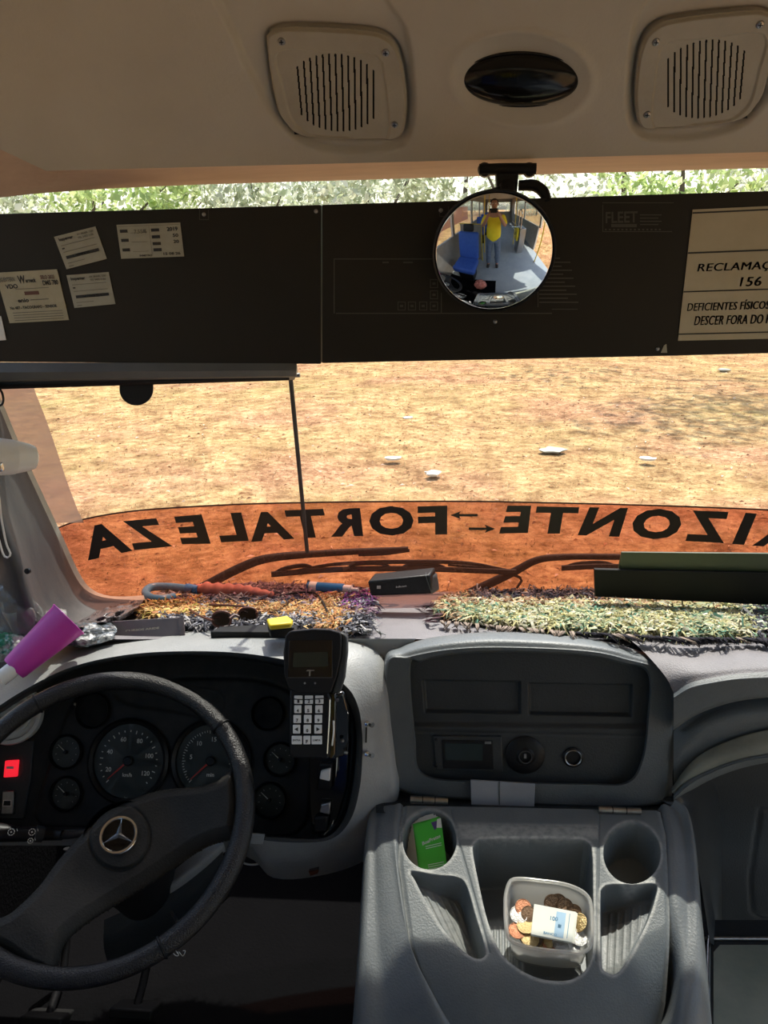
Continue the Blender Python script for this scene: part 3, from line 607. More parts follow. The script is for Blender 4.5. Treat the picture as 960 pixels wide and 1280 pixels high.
# roller blind rail under the left half
t = thing('roller_blind', 'grey rolled sun blind rail under the left half of sign box', 'blind', PY(180, 475, 1.33))
loft('rail', [[PY(-80, 457, 1.335), PY(371, 459, 1.335)], [PY(-80, 455, 1.30), PY(371, 457, 1.30)], [PY(-80, 466, 1.29), PY(371, 463, 1.29)], [PY(-80, 474, 1.295), PY(370, 467.5, 1.295)], [PY(-80, 481, 1.33), PY(368, 472, 1.33)]], 'blind', t, nu=30, thick=.004, sharp=25)
loft('lower_hem', [[PY(-80, 478, 1.31), PY(362, 466, 1.31)], [PY(-80, 487, 1.315), PY(362, 473, 1.315)]], 'black', t, nu=10, thick=.006)
a = np.linspace(0, pi, 16); slab('pull_tab', [PY(149, 474, 1.325), PY(191, 473, 1.325)]+[PY(170+21*cos(u), 487+20*sin(u), 1.325) for u in a], .004, 'black', t, d=(0, 1, 0), bv=.001)
# hanging rod
t = thing('hanging_rod', 'thin dark metal rod hanging from the end of the blind rail', 'rod', PG(384, 690, .03))
tube('rod', [PY(363, 470, 1.38), PG(384, 690, .03)], [.0042, .0042], 'pillar', t, 8, 10)
tube('top_pin', [PY(352, 470, 1.37), PY(375, 469, 1.37)], [.004, .004], 'steel', t, 4, 8); box('clamp', PY(364.5, 463, 1.37), (.020, .014, .02), 'steel', t, bv=.002)
# =================================================================== CONVEX MIRROR
MC = PY(617, 317, 1.235); Rm = .090; Rc = .25
tocam = nrm(CAM-MC); ax_r = nrm(np.cross([0, 0, 1], tocam))   # axis tilted down from the line to the camera
ta = radians(-18.5); ax = nrm(tocam*cos(ta)+A3(0, 0, 1)*sin(ta)+ax_r*.02)
t = thing('convex_mirror', 'round convex interior mirror showing the cabin, on a black bracket', 'mirror', MC)
pr = [(Rm*i/24, sqrt(Rc**2-(Rm*i/24)**2)-sqrt(Rc**2-Rm**2)) for i in range(25)]
mo = lathe('mirror_glass', pr, MC, ax, 'mirror', t, 96, sharp=180); 
lathe('rim', [(Rm-.0005, .0005), (Rm+.002, .002), (Rm+.003, -.002), (Rm, -.012), (Rm*.7, -.02), (0.002, -.022)], MC, ax, 'black', t, 64)
tube('ball_arm', [MC-ax*.02, MC-ax*.035+A3(0, 0, .02), PY(632, 245, 1.30), PY(634, 232, 1.315)], [.012, .010, .012, .012], 'black', t, 16, 12)
br = thing('mirror_bracket', 'black plastic bracket with crossbar holding the round mirror', 'bracket', PY(633, 215, 1.32))
slab('stem', [PY(620, 214, 1.318), PY(649, 214, 1.318), PY(646, 246, 1.318), PY(621, 246, 1.318)], .03, 'black', br, d=(0, 1, 0), bv=.004)
tube('crossbar', [PY(599, 212, 1.322), PY(634, 211, 1.322), PY(670, 211, 1.322)], [.0085, .0085, .0085], 'black', br, 8, 12)
for x in (606, 662): lathe('end_knob', [(0, .008), (.008, .007), (.011, 0), (.011, -.012)], PY(x, 213, 1.325), (0, -1, -.2), 'black', br, 16)
tube('side_arm', [PY(648, 232, 1.32), PY(668, 232, 1.318), PY(680, 241, 1.312), PY(684, 254, 1.305)], [.008, .009, .009, .007], 'black', br, 16, 10)
tube('left_lug', [PY(612, 242, 1.30), PY(626, 238, 1.31)], [.006, .007], 'black', br, 4, 8)
# =================================================================== WINDSHIELD FILM
ft = thing('tinted_film', 'orange tinted film strip with mirrored black lettering on the windshield', 'window film', PG(480, 720, .004))
tops = [(66, 663), (85, 655), (110, 648), (150, 641), (200, 636), (300, 630.5), (400, 628), (500, 627), (600, 627), (700, 629), (800, 631.5), (900, 635), (1010, 640), (1130, 649), (1230, 663)]
tp = cr(tops, 60); rows = []
for k in range(7): rows.append([PG(x, y+(790-y)*k/6, .004) for x, y in tp])
loft('film', rows, 'orange_film', ft, nu=60, arc=False)
loft('film_edge', [[PG(x, y-1.1, .005) for x, y in tp], [PG(x, y+.9, .005) for x, y in tp]], 'film_edge', ft, nu=60, arc=False)
LET = [('A', (94, 662), (150, 650), (165.6, 688.4), (110, 700.6)), ('Z', (153.7, 651.5), (199.4, 647.5), (215.6, 682.8), (165, 688)), ('E', (217, 646), (252, 643), (263.4, 679.7), (227.5, 680.3)),
       ('L', (266, 642), (301.5, 640.6), (311, 676), (276.5, 678)), ('A', (303, 641), (357, 639), (368, 673.4), (314, 677.5)), ('T', (355.6, 638), (404, 636), (412, 671.5), (364, 673)), ('R', (410, 636), (450, 635), (454, 670), (414, 671)),
       ('O', (461, 633), (516, 632), (518, 669), (462, 670)), ('F', (522, 633), (559, 632), (559, 668), (523, 669)), ('E', (634, 632), (664, 632), (660, 666), (624, 667)), ('T', (671, 633), (724, 634), (719, 667), (665, 667)),
       ('N', (737, 634), (785, 635), (774, 671), (722, 669)), ('O', (795, 635), (855, 637), (848, 675), (786, 673)), ('Z', (866, 638), (915, 640), (905, 679), (854, 676)), ('I', (932, 641), (946, 642), (930, 681), (915, 680)), ('R', (960, 643), (998, 645), (982, 685), (940, 682)), ('O', (1008, 646), (1062, 650), (1046, 690), (994, 687)), ('H', (1074, 650), (1124, 655), (1106, 695), (1056, 691))]
for s, a, b_, c, d in LET:
    V, F = text_quad_vf(s, a, b_, c, d, lambda x, y: PG(x, y, .006), True, .045); mk('letter', V, F, 'letter', ft, smooth=False)
for (x0, x1, y) in ((563, 597, 644), (619, 586, 661)):
    s = 1 if x1 > x0 else -1
    poly = [(x0, y), (x0+s*13, y-5), (x0+s*11, y-1.6), (x1, y-1.6), (x1, y+1.6), (x0+s*11, y+1.6), (x0+s*13, y+5)]
    mk('arrow', np.array([PG(x, yy, .006) for x, yy in poly]), [(0, 1, 2, 5, 6), (2, 3, 4, 5)], 'letter', ft, smooth=False)
# brown sunshade sheet on the left of the windshield
sh = []
for k in range(14):
    y = 478+k*13.5; xl = 0+max(0, (y-505))*.44; xr = np.interp(y, [478, 485, 520, 560, 600, 640, 655], [40, 42, 56, 70, 83, 98, 106])
    sh.append([PG(xl-25+(xr-xl+25)*j/9, min(y, 668-(xl-25+(xr-xl+25)*j/9)*.12), .010+.002*sin(k*1.7+j*.9)) for j in range(10)])
tag(loft('sunshade_sheet', sh, 'shade', nu=10, arc=False), 'brown creased sunshade sheet stuck on the left edge of windshield', 'sunshade')
# =================================================================== WIPERS (outside the glass)
t = thing('wiper', 'left windshield wiper with long curved arm outside the glass', 'wiper', PG(265, 725, -.04))
tube('arm', [PG(x, y, -.045) for x, y in ((255, 733), (300, 710), (335, 698), (400, 692), (510, 686))], [.011, .011, .009, .008, .006], 'rubber', t, 30, 8)
tube('arm_tip', [PG(x, y, -.05) for x, y in ((448, 693), (480, 691), (512, 688))], [.005, .007, .004], 'rubber', t, 10, 8)
def blade(t, pts, hump):
    tube('blade', [PG(x, y, -.025) for x, y in pts], [.0065]*4, 'rubber', t, 24, 6)
    for a, b_, h in hump:
        ya = np.interp(a, [p[0] for p in pts], [p[1] for p in pts]); yb_ = np.interp(b_, [p[0] for p in pts], [p[1] for p in pts])
        tube('yoke', [PG(a, ya-1, -.03), PG(a+(b_-a)*.25, ya-h, -.035), PG(a+(b_-a)*.75, yb_-h, -.035), PG(b_, yb_-1, -.03)], [.003, .005, .005, .003], 'rubber', t, 16, 6)
blade(t, [(339, 718), (420, 712), (520, 711), (645, 715)], [(342, 395, 7), (432, 490, 7), (500, 560, 6), (360, 640, 12)])
t = thing('wiper', 'right windshield wiper crossing in front of the left one outside', 'wiper', PG(600, 740, -.04))
tube('arm', [PG(x, y, -.05) for x, y in ((588, 741), (640, 716), (672, 700), (710, 696), (775, 696))], [.012, .011, .009, .008, .008], 'rubber', t, 30, 8)
tube('cross_link', [PG(x, y, -.045) for x, y in ((560, 706), (610, 711), (650, 722), (646, 735))], [.003, .004, .004, .003], 'rubber', t, 20, 6)
blade(t, [(702, 710), (760, 708), (860, 712), (960, 718)], [(705, 770, 5)])
# =================================================================== LEFT PILLAR
rp_ = struct(loft('trim_3', [[(1.56, gY(1.56, z)-.03, z) for z in (.6, 1.2, 2.1)], [(1.44, gY(1.44, z)-.03, z) for z in (.6, 1.2, 2.1)], [(1.46, gY(1.44, z)-.12, z) for z in (.6, 1.2, 2.1)], [(1.56, gY(1.5, z)-.2, z) for z in (.6, 1.2, 2.1)]], 'pillar', nu=20, nv=12))
pl = thing('trim_1', None, None, PY(60, 740, 1.4)); del_ = None
pl['kind'] = 'structure'
EP = [(-18, 470), (0, 508), (20, 556), (45, 610), (72, 668), (95, 718), (112, 738), (140, 746), (190, 747), (250, 747)]
e0 = cr(EP, 50)
outer = [PG(x, y, .015) for x, y in e0]
def shiftrow(dx, dy, off, w=None):
    o = []
    for i, (x, y) in enumerate(e0):
        k = np.clip((250-x)/150, 0, 1) if i > 30 else 1
        o.append(PG(x+dx*k, y+dy*(1-k*.5), off))
    return o
loft('window_seal', [[PG(x+5*min(1, (250-x)/60), y-5*(0 if i < 36 else min(1, (i-36)/8)), .012) for i, (x, y) in enumerate(e0)], [p+A3(0, -.012, 0) for p in outer], shiftrow(-4, 8, .03)], 'seal', pl, nu=50, nv=10, arc=False)
rowA = shiftrow(-3, 7, .028); rowB = shiftrow(-14, 14, .075); rowC = [PY(x, y, Y) for x, y, Y in [(-60, 505, 1.2), (-45, 540, 1.2), (-30, 580, 1.19), (-8, 650, 1.17), (15, 710, 1.16), (42, 790, 1.16), (90, 800, 1.22), (150, 800, 1.28), (200, 790, 1.34), (260, 775, 1.42)]]
rowB2 = [b_*.5+c*.5+A3(0, -.012, 0) for b_, c in zip(cr(rowB, 50), cr(rowC, 50))]
loft('pillar_cover', [rowA, rowB, rowB2, rowC, [p+A3(-.15, .1, -.02) for p in rowC]], 'pillar', pl, nu=50, nv=24, thick=.004)
lathe('pillar_screw', [(0, .002), (.005, .001), (.005, -.004)], PY(34, 714, 1.165), (0, -1, .2), 'black', pl, 12)
# small fan on pillar
fc = PY(22, 571, 1.10); t = thing('dashboard_fan', 'white rounded fan motor with wire guard loop on the left pillar', 'fan', fc)
axf = nrm(PY(50, 571, 1.13)-PY(0, 570, 1.09)); f0 = PY(0, 571, 1.09)
k = .0285
lathe('motor_housing', [(k*.8, -.09), (k, -.075), (k*1.02, -.03), (k, .0), (k*.93, .02), (k*.92, .021), (k*.90, .022), (k*.74, .042), (k*.62, .050), (k*.3, .054), (0, .0545)], f0, axf, 'white', t, 40, sharp=28)
box('mount_clip', f0+A3(.004, -k*.98, -.008), (.03, .008, .014), 'chrome', t, bv=.002)
tube('guard_loop', [PY(-22, 600, 1.1), PY(-4, 612, 1.1), PY(2, 650, 1.1), PY(8, 680, 1.1), PY(13, 692, 1.1), PY(9, 697, 1.1), PY(3, 690, 1.1), PY(-8, 650, 1.1), PY(-20, 620, 1.1)], .0016, 'white', t, 50, 6)
tube('guard_loop', [PY(-22, 630, 1.11), PY(-10, 640, 1.11), PY(-2, 670, 1.11), PY(-6, 690, 1.11)], .0016, 'white', t, 30, 6)
tube('mounting_stem', [f0-axf*.06, f0-axf*.07+A3(0, .05, -.05), PY(-10, 700, 1.17)], .008, 'pillar', t, 12, 8)
tag(tube('wire_hook', [PY(-10, 485, 1.2), PY(0, 487, 1.2), PY(4, 497, 1.2), PY(2, 506, 1.2), PY(-10, 508, 1.2)], .0018, 'black', None, 24, 6), 'small black wire hook at the left edge above the fan', 'hook')
# =================================================================== DASHBOARD
db = thing('dashboard', 'wide grey bus dashboard with instrument hood, centre panel and passenger shelf', 'dashboard', (.1, 1.35, .6))
xw = np.linspace(-1.0, 1.5, 60); xp = np.linspace(-420, 1250, 60)
back = [A3(x, gY(x, .8)+.02, DT[0][2]-.234*(gY(x, .8)+.02-1.22)) for x in xw]
front = [P(DT, x, 799.0) for x in xp]
back = [A3(f[0]*1.0, gY(f[0], .8)+.02, DT[0][2]-.234*(gY(f[0], .8)+.02-1.22)) for f in front]
skirt = [A3(f[0], 1.2, .80) for f in front]
loft('dash_top', [back, [a*.5+b_*.5 for a, b_ in zip(back, front)], front], 'dash_top', db, nu=60, nv=12, arc=False)
# --- instrument hood
R1 = [(-160, 1010, 1.18), (-90, 925, 1.2), (-30, 872, 1.21), (30, 832, 1.22), (90, 808, 1.23), (160, 797, 1.235), (230, 791, 1.235), (300, 789, 1.235), (370, 791, 1.235), (440, 798, 1.235), (474, 815, 1.22), (487, 850, 1.19), (492, 900, 1.17), (497, 950, 1.15), (499, 985, 1.13), (486, 1025, 1.12), (455, 1056, 1.10), (400, 1076, 1.09), (335, 1080, 1.085), (285, 1048, 1.085), (100, 1039, 1.09), (-160, 1039, 1.09)]
R2 = [(-130, 1010, 1.14), (-70, 945, 1.13), (-20, 902, 1.125), (30, 868, 1.12), (90, 838, 1.12), (160, 822, 1.12), (230, 818, 1.12), (300, 821, 1.12), (360, 832, 1.12), (400, 848, 1.12), (428, 868, 1.115), (441, 890, 1.11), (446, 920, 1.105), (445, 950, 1.10), (441, 985, 1.09), (432, 1020, 1.08), (415, 1043, 1.075), (390, 1049, 1.07), (335, 1046, 1.07), (285, 1040, 1.07), (100, 1037, 1.07), (-130, 1037, 1.07)]
r1_ = [PY(*p) for p in R1]; r2_ = [PY(*p) for p in R2]
rm = [PY(a[0]*.62+b_[0]*.38, a[1]*.62+b_[1]*.38, a[2]*.45+b_[2]*.55) for a, b_ in zip(R1, R2)]
rm2 = [PY(a[0]*.15+b_[0]*.85, a[1]*.15+b_[1]*.85, a[2]*.03+b_[2]*.97-.002) for a, b_ in zip(R1, R2)]
r0_ = [p+(A3(0, .14, -.02) if q[1] < 1000 or q[0] < -155 and q[1] < 1020 else A3(0, .03, -.06)) for p, q in zip(r1_, R1)]
loft('instrument_hood', [r0_, r1_, rm, rm2], 'hood', db, nu=120, nv=24, arc=False)
r3_ = [P(FACE, 230+(p[0]-230)*.97, 930+(p[1]-930)*.97) for p in R2]
r2b = [a*.9+b_*.1 for a, b_ in zip(r2_, r3_)]
loft('hood_inner_wall', [rm2, r2_, r2b, [a*.5+b_*.5 for a, b_ in zip(r2_, r3_)], r3_], 'dash_dark', db, nu=120, arc=False)
X, Y = pgrid(-190, 470, 795, 1075, 2.0)
d = sd_poly(X, Y, [(p[0], p[1]) for p in R2], 80)
cl = sd_poly(X, Y, [(44, 1022), (60, 960), (84, 892), (104, 868), (200, 850), (330, 852), (385, 890), (390, 960), (388, 1010), (374, 1040), (330, 1046), (200, 1036), (70, 1034)], 60)
H = .004*ss(1.5, -1.5, cl)-.003*np.exp(-(cl/2.2)**2)
win = sd_poly(X, Y, [(150, 862), (270, 862), (272, 898), (220, 890), (160, 880)], 30); H += -.004*ss(2, -2, win)
relief('instrument_panel', X, Y, lambda x, y: P(FACE, x, y), FACE[1], H, 'cluster', db, hole=d > 14)
def pxm(pl, x, y): return np.linalg.norm(P(pl, x+5, y)-P(pl, x-5, y))/10
fa, fb, fn_ = frame(FACE[1])
def dial(cx, cy, r, name, label, kind):
    c = P(FACE, cx, cy, .005); s = pxm(FACE, cx, cy); R = r*s
    b_ = lathe(name, [(R*1.14, -.002), (R*1.15, .006), (R*1.08, .010), (R*1.0, .006), (R*.98, -.0005)], c, FACE[1], 'black', db, 48); b_['label'] = label
    fc_ = lathe('dial_face', [(0, .0005), (R*.99, .0005)], c, FACE[1], 'dial' if kind != 'blank' else 'cluster', b_, 48)
    if kind == 'blank': return
    gs = []
    def pol(rr, an, h=.0012): return c+fn_*h+(fa*cos(an)+fb*sin(an))*rr
    a0, a1 = radians(225), radians(-45)
    nt = {'speed': 22, 'tach': 50, 'small': 8}[kind]
    for i in range(nt+1):
        an = a0+(a1-a0)*i/nt; ln = R*(.09 if i % 4 == 0 or kind == 'small' else .05); r0 = R*(.82 if kind != 'small' else .75)
        t_ = A3(*(-fa*sin(an)+fb*cos(an)))*R*(.012 if kind != 'tach' else .008)
        gs.append((np.array([pol(r0-ln, an)-t_, pol(r0, an)-t_, pol(r0, an)+t_, pol(r0-ln, an)+t_]), [(0, 1, 2, 3)]))
    nums = {'speed': [('20', .08), ('40', .25), ('60', .43), ('80', .6), ('100', .78), ('120', .95)], 'tach': [('5', .2), ('10', .36), ('15', .52), ('20', .68), ('25', .84)], 'small': []}[kind]
    for s_, f in nums:
        an = a0+(a1-a0)*f; h = R*.12; p = pol(R*(.60 if kind == 'speed' else .95 if False else .58), an); _, _, asp = text2d(s_, .01)
        gs.append(text_line(s_, p-fa*h*asp/2-fb*h/2, fa, fb, h, None, .01))
    if kind == 'speed': gs.append(text_line('km/h', c+fn_*.0012-fa*R*.14-fb*R*.42, fa, fb, R*.1))
    if kind == 'tach': gs.append(text_line('min', c+fn_*.0012-fa*R*.1-fb*R*.42, fa, fb, R*.1))
    V, F = merge(gs); stuff(mk('dial_marks', V, F, 'dial_print', b_, smooth=False))
    an = {'speed': radians(222), 'tach': radians(223), 'small': radians(140)}[kind]
    L = R*.74; t_ = -fa*sin(an)+fb*cos(an); dr = fa*cos(an)+fb*sin(an)
    slab('needle', [c+fn_*.004-dr*R*.12-t_*R*.035, c+fn_*.004+dr*L-t_*R*.008, c+fn_*.004+dr*L+t_*R*.008, c+fn_*.004-dr*R*.12+t_*R*.035], .001, 'needle' if kind != 'small' else 'dial_print', b_)
    lathe('needle_cap', [(R*.13, .001), (R*.13, .006), (R*.10, .008), (0, .008)], c, FACE[1], 'black', b_, 20)
dial(161, 951, 44, 'speedometer', 'round speedometer with red needle', 'speed')
dial(264, 951, 44, 'tachometer', 'round tachometer partly behind the wheel', 'tach')
dial(83, 940, 18, 'small_gauge', 'upper small round gauge left of speedometer', 'small')
dial(83, 992, 18, 'small_gauge', 'lower small round gauge left of speedometer', 'small')
dial(350, 949, 18, 'small_gauge', 'small round gauge right of the wheel rim', 'small')
dial(337, 1000, 19, 'small_gauge', 'lower small round gauge right of the wheel rim', 'small')
dial(117, 888, 19, 'blank_gauge', 'blank round cover above the small gauges', 'blank')
dial(335, 892, 18, 'blank_gauge', 'blank round cover near the handset', 'blank')
lathe('panel_screw', [(0, .003), (.003, .002), (.003, 0)], P(FACE, 94, 880, .004), FACE[1], 'steel', db, 10)
V, F = merge([text_line('kom km 0257', P(FACE, 139, 1009, .0055), fa, fb, .006), text_line('bar', P(FACE, 155, 998, .0055), fa, fb, .004)]); mk('panel_print', V, F, 'dial_print', db, smooth=False)
# left vent, switches
c = P(FACE, 14, 893, .03); s = pxm(FACE, 14, 893); R = 35*s; va = nrm(A3(.25, -.8, .5))
v0 = lathe('air_vent', [(R*.98, -.02), (R, 0), (R*.96, .006), (R*.84, .006), (R*.80, -.004)], c, va, 'vent', db, 40); v0['label'] = 'round light grey air vent'
lathe('vent_ring', [(R*.66, -.004), (R*.66, .004), (R*.58, .004), (R*.56, -.006)], c, va, 'vent', v0, 32)
lathe('vent_back', [(0, -.008), (R*.9, -.006)], c, va, 'vent', v0, 32)
a_, b2, n2 = frame(va)
for k in (-.3, -.1, .1, .3): box('louver', c+b2*R*k+n2*.0, (R*1.05, .0025, .010), 'vent', v0, (a_, b2, n2))
slab('switch_plate', pxs(FACE, [(-60, 930), (42, 926), (38, 975), (30, 1024), (-60, 1022)], .004), .006, 'dash_dark', db, bv=.0015)
def rocker(pts, m, name, label, extra=None, off=.011):
    o = slab(name, pxs(FACE, pts, off), .012, m, db, bv=.0015); o['label'] = label
    return o
rocker([(6, 951), (22, 950), (20, 971), (4, 972)], 'red_sw', 'switch', 'red lit rocker switch')
mk('switch_symbol', *rect_vf(lambda a, b_: P(FACE, a, b_, .0115), 8, 958, 17, 961), 'white', db, smooth=False)
o = rocker([(3, 989), (17, 989), (16, 1018), (1, 1018)], 'steel', 'switch', 'worn grey rocker switch below the red one')
slab('switch_symbol', pxs(FACE, [(4, 1000), (14, 1000), (14, 1008), (3, 1008)], .0125), .001, 'white', db)
slab('switch_symbol', pxs(FACE, [(5, 1001), (13, 1001), (13, 1007), (4, 1007)], .013), .001, 'black', db)
# right switch strip
st_ = slab('switch_strip', [PY(x, y, Y_) for x, y, Y_ in [(386, 940, 1.13), (396, 905, 1.13), (415, 885, 1.13), (430, 892, 1.12), (437, 930, 1.115), (434, 985, 1.10), (422, 1025, 1.09), (404, 1048, 1.085), (389, 1044, 1.09), (386, 1000, 1.11)]], .03, 'black_gloss', db, d=(0, 1, -.2), bv=.003)
tube('strip_trim', [PY(428, 900, 1.11), PY(421, 950, 1.11), PY(419, 1000, 1.10), PY(416, 1030, 1.09), PY(405, 1044, 1.08)], .0018, 'chrome', db, 30, 6)
for (y0, sy, m2) in ((955, 0, 'white'), (997, 0, 'steel')):
    o = slab('switch', [PY(399, y0, 1.105), PY(415, y0, 1.10), PY(413, y0+33, 1.092), PY(396, y0+33, 1.097)], .02, 'black', db, d=(0, 1, -.3), bv=.003)
    slab('switch_cap', [PY(401, y0+9, 1.094), PY(413, y0+6, 1.092), PY(412, y0+22, 1.085), PY(399, y0+19, 1.09)], .008, m2, o, d=(0, 1, -.3), bv=.002)
slab('cover_cap', [PY(392, 1022, 1.088), PY(410, 1020, 1.085), PY(408, 1040, 1.08), PY(392, 1041, 1.082)], .02, 'black', db, d=(0, 1, -.3), bv=.004)
for y in (904, 942):
    b_ = PY(459, y, 1.098); lathe('toggle_stud', [(.004, -.01), (.005, .002), (.004, .006), (0, .007)], b_, (0.1, -1, .5), 'chrome', db, 16)
    tube('toggle_lever', [b_, b_+A3(.010, -.008, .002)], [.003, .0045], 'chrome', db, 4, 8)
    tube('stud_slot', [PY(458, y+5, 1.108), PY(457.5, y+24, 1.103)], .0016, 'black', db, 4, 6)
lathe('plug_cap', [(0, .003), (.006, .002), (.007, -.002)], PY(465, 1030, 1.10), (.3, -1, 0), 'white', db, 14)
lathe('panel_screw', [(0, .003), (.0025, .002), (.003, -.002)], PY(372, 1058, 1.075), (0, -1, .2), 'steel', db, 12)
slab('lower_bracket', [PY(385, 1072, 1.10), PY(400, 1072, 1.10), PY(398, 1091, 1.10), PY(387, 1094, 1.10)], .01, 'pillar', db, d=(0, 1, 0), bv=.001)
slab('bracket_tip', [PY(386, 1090, 1.098), PY(398, 1088, 1.098), PY(397, 1092, 1.098), PY(388, 1095, 1.098)], .008, 'red_sw' if False else 'tortoise', db, d=(0, 1, 0))
slab('lit_band_patch', [PY(304, 1042, 1.068), PY(331, 1044, 1.068), PY(328, 1056, 1.066), PY(305, 1055, 1.066)], .004, 'hood', db, d=(0, 1, 0), bv=.001)  # pale plate added for the lit bit of the hood's bottom band
tag(tube('white_cable', [PY(290, 1068, 1.12), PY(305, 1079, 1.12), PY(322, 1080, 1.12), PY(338, 1072, 1.13), PY(360, 1076, 1.14), PY(378, 1080, 1.15), PY(410, 1070, 1.14)], .0018, 'cable', None, 50, 6), 'thin white cable sagging below the instrument hood', 'cable')
# --- centre panel
OUT = [(483, 832), (511, 820), (560, 811), (623, 808), (725, 812), (780, 822), (838, 845), (841, 908), (835, 960), (826, 1001), (740, 1007), (620, 1000), (500, 985), (488, 930)]
INN = [(511, 831), (525, 825), (560, 817), (623, 813), (725, 817), (780, 828), (812, 841), (811, 900), (804, 950), (785, 979), (735, 981), (620, 978), (530, 970), (517, 920)]
BAK = [(479, 829), (500, 808), (545, 796), (623, 790), (725, 797), (790, 811), (844, 838), (847, 908), (841, 962), (830, 1006), (740, 1010), (620, 1004), (496, 988), (483, 930)]
bk = [P(CEN, x, y, -.055) for x, y in BAK]; bk2 = [P(CEN, x, y, -.012) for x, y in [(a[0]*.5+b_[0]*.5, a[1]*.5+b_[1]*.5) for a, b_ in zip(BAK, OUT)]]
cp = loft('centre_panel_frame', [[p+A3(0, .03, -.03) for p in bk], bk, bk2, [P(CEN, x, y, -.002) for x, y in OUT], [P(CEN, x+(660-x)*.012, y+(900-y)*.012, .0) for x, y in OUT]], 'dash_mid', db, nu=160, nv=20, closed=True, arc=False)
loft('centre_panel_bezel', [[P(CEN, x+(660-x)*.012, y+(900-y)*.012, 0) for x, y in OUT], [P(CEN, x, y, .001) for x, y in INN], [P(CEN, x+(660-x)*.01, y+(900-y)*.02, -.004) for x, y in INN], [P(CEN, x+(660-x)*.02, y+(900-y)*.03, -.05) for x, y in INN]], 'dash', db, nu=160, closed=True, arc=False, sharp=40)
X, Y = pgrid(500, 828, 802, 992, 1.2); d = sd_poly(X, Y, INN, 60)
sl1 = sd_poly(X, Y, [(529, 851), (650, 853), (650, 892), (532, 890)]); sl2 = sd_poly(X, Y, [(662, 855), (790, 857), (789, 895), (662, 893)])
H = -.010*ss(1.5, -1.5, sl1)-.012*ss(1.5, -1.5, sl2)+.008*ss(902, 909, Y+(X-650)*-.01)-.0015*np.exp(-((Y-915-(X-650)*.02)/1.6)**2)
relief('centre_insert', X, Y, lambda x, y: P(CEN, x, y, -.032), CEN[1], H, 'dash_dark', db, hole=d > 12)
ds = slab('display_unit', pxs(CEN, [(541, 920), (627, 921), (629, 965), (545, 963)], -.018), .012, 'dash_dark', db, bv=.002)
slab('display_window', pxs(CEN, [(552, 925), (616, 926), (617, 962), (554, 961)], -.0165), .003, 'black', ds, bv=.001)
slab('display_screen', pxs(CEN, [(556, 929), (603, 930), (603, 951), (557, 950)], -.0155), .002, 'lcd', ds)
slab('display_key', pxs(CEN, [(606, 927), (614, 927), (614, 930), (606, 930)], -.0155), .002, 'steel', ds)
for (x, y) in ((545, 924), (545, 957)): lathe('screw', [(0, .002), (.003, .001), (.003, 0)], P(CEN, x, y, -.018), CEN[1], 'black', ds, 10)
s = pxm(CEN, 656, 943); c = P(CEN, 656, 943, -.024)
lk = lathe('ignition_lock', [(25*s, -.004), (25*s, .004), (22*s, .007), (12*s, .008), (9.5*s, .011), (8*s, .011), (7.5*s, .006), (0, .006)], c, CEN[1], 'black', db, 40); lk['label'] = 'round ignition lock'
lathe('lock_ring', [(8.8*s, .0105), (8.6*s, .0125), (7.6*s, .0125), (7.4*s, .0105)], c, CEN[1], 'pillar', lk, 32)
ca, cb, cn = frame(CEN[1]); box('key_slot', c+cn*.0065, (.004, .008, .002), 'steel', lk, (ca, cb, cn))
c = P(CEN, 716, 946, -.024); sk = lathe('socket', [(13*s, -.002), (13*s, .004), (10.5*s, .006), (9*s, .004), (8.6*s, .0012), (0, .0014)], c, CEN[1], 'black', db, 32)
lathe('socket_ring', [(11*s, .0055), (10.2*s, .0065), (9.2*s, .0055)], c, CEN[1], 'steel', sk, 32)
tp_ = slab('latch_plate', pxs(CEN, [(588, 975), (669, 980), (668, 1009), (589, 1006)], .012), .004, 'greyplate', db, bv=.0012); tp_['label'] = 'grey translucent plate in two halves'
slab('plate_joint', pxs(CEN, [(623.5, 977), (625, 977), (625, 1006), (623.5, 1006)], .013), .001, 'dash', tp_)
loft('dash_bridge', [[P(DT, x, 800)+A3(0, .004, .0005) for x in (425, 470, 520)], [PY(x, 806, 1.225) for x in (430, 472, 515)], [PY(x, 822, 1.215) for x in (440, 478, 510)], [PY(x, 850, 1.22) for x in (450, 484, 510)]], 'hood', db, nu=14, nv=14, arc=False)
# --- right side of the dash
rx = [842, 862, 885, 920, 960, 1010, 1250]
rr = lambda ys, Ys: [PY(x, y, Y_) for x, y, Y_ in zip(rx, ys, Ys if hasattr(Ys, '__len__') else [Ys]*7)]
rx2 = [786, 830, 870, 915, 960, 1010, 1250]; top0 = [P(DT, x, 799.0)+A3(0, .004, .0006) for x in rx2]
lip = rr([866, 854, 848, 842.5, 840, 839, 836], 1.13)
loft('passenger_top', [top0, [PY(x, y, 1.192) for x, y in zip([808, 842, 875, 918, 960, 1010, 1250], [818, 818, 818, 815, 814, 813, 812])], [PY(x, y, 1.145) for x, y in zip([832, 858, 882, 920, 960, 1010, 1250], [846, 839, 837, 833, 831, 830, 828])], lip], 'dash_top', db, nu=60, nv=24, arc=False)
loft('passenger_lip', [lip, rr([871, 859, 853, 847.5, 845, 844, 841], 1.122), rr([876, 864, 858, 852, 850, 849, 846], 1.118), rr([910, 896, 885, 875, 870, 868, 864], 1.12), rr([912, 898, 887, 877, 872, 870, 866], 1.15)], 'dash', db, nu=60, nv=20, arc=False)
loft('passenger_band', [rr([905, 890, 880, 870, 865, 863, 860], 1.17), rr([915, 900, 889, 879, 874, 872, 868], 1.155), rr([950, 925, 908, 897, 892, 888, 884], 1.135), rr([988, 960, 941, 925, 914, 910, 905], 1.14)], 'dash', db, nu=60, nv=20, arc=False)
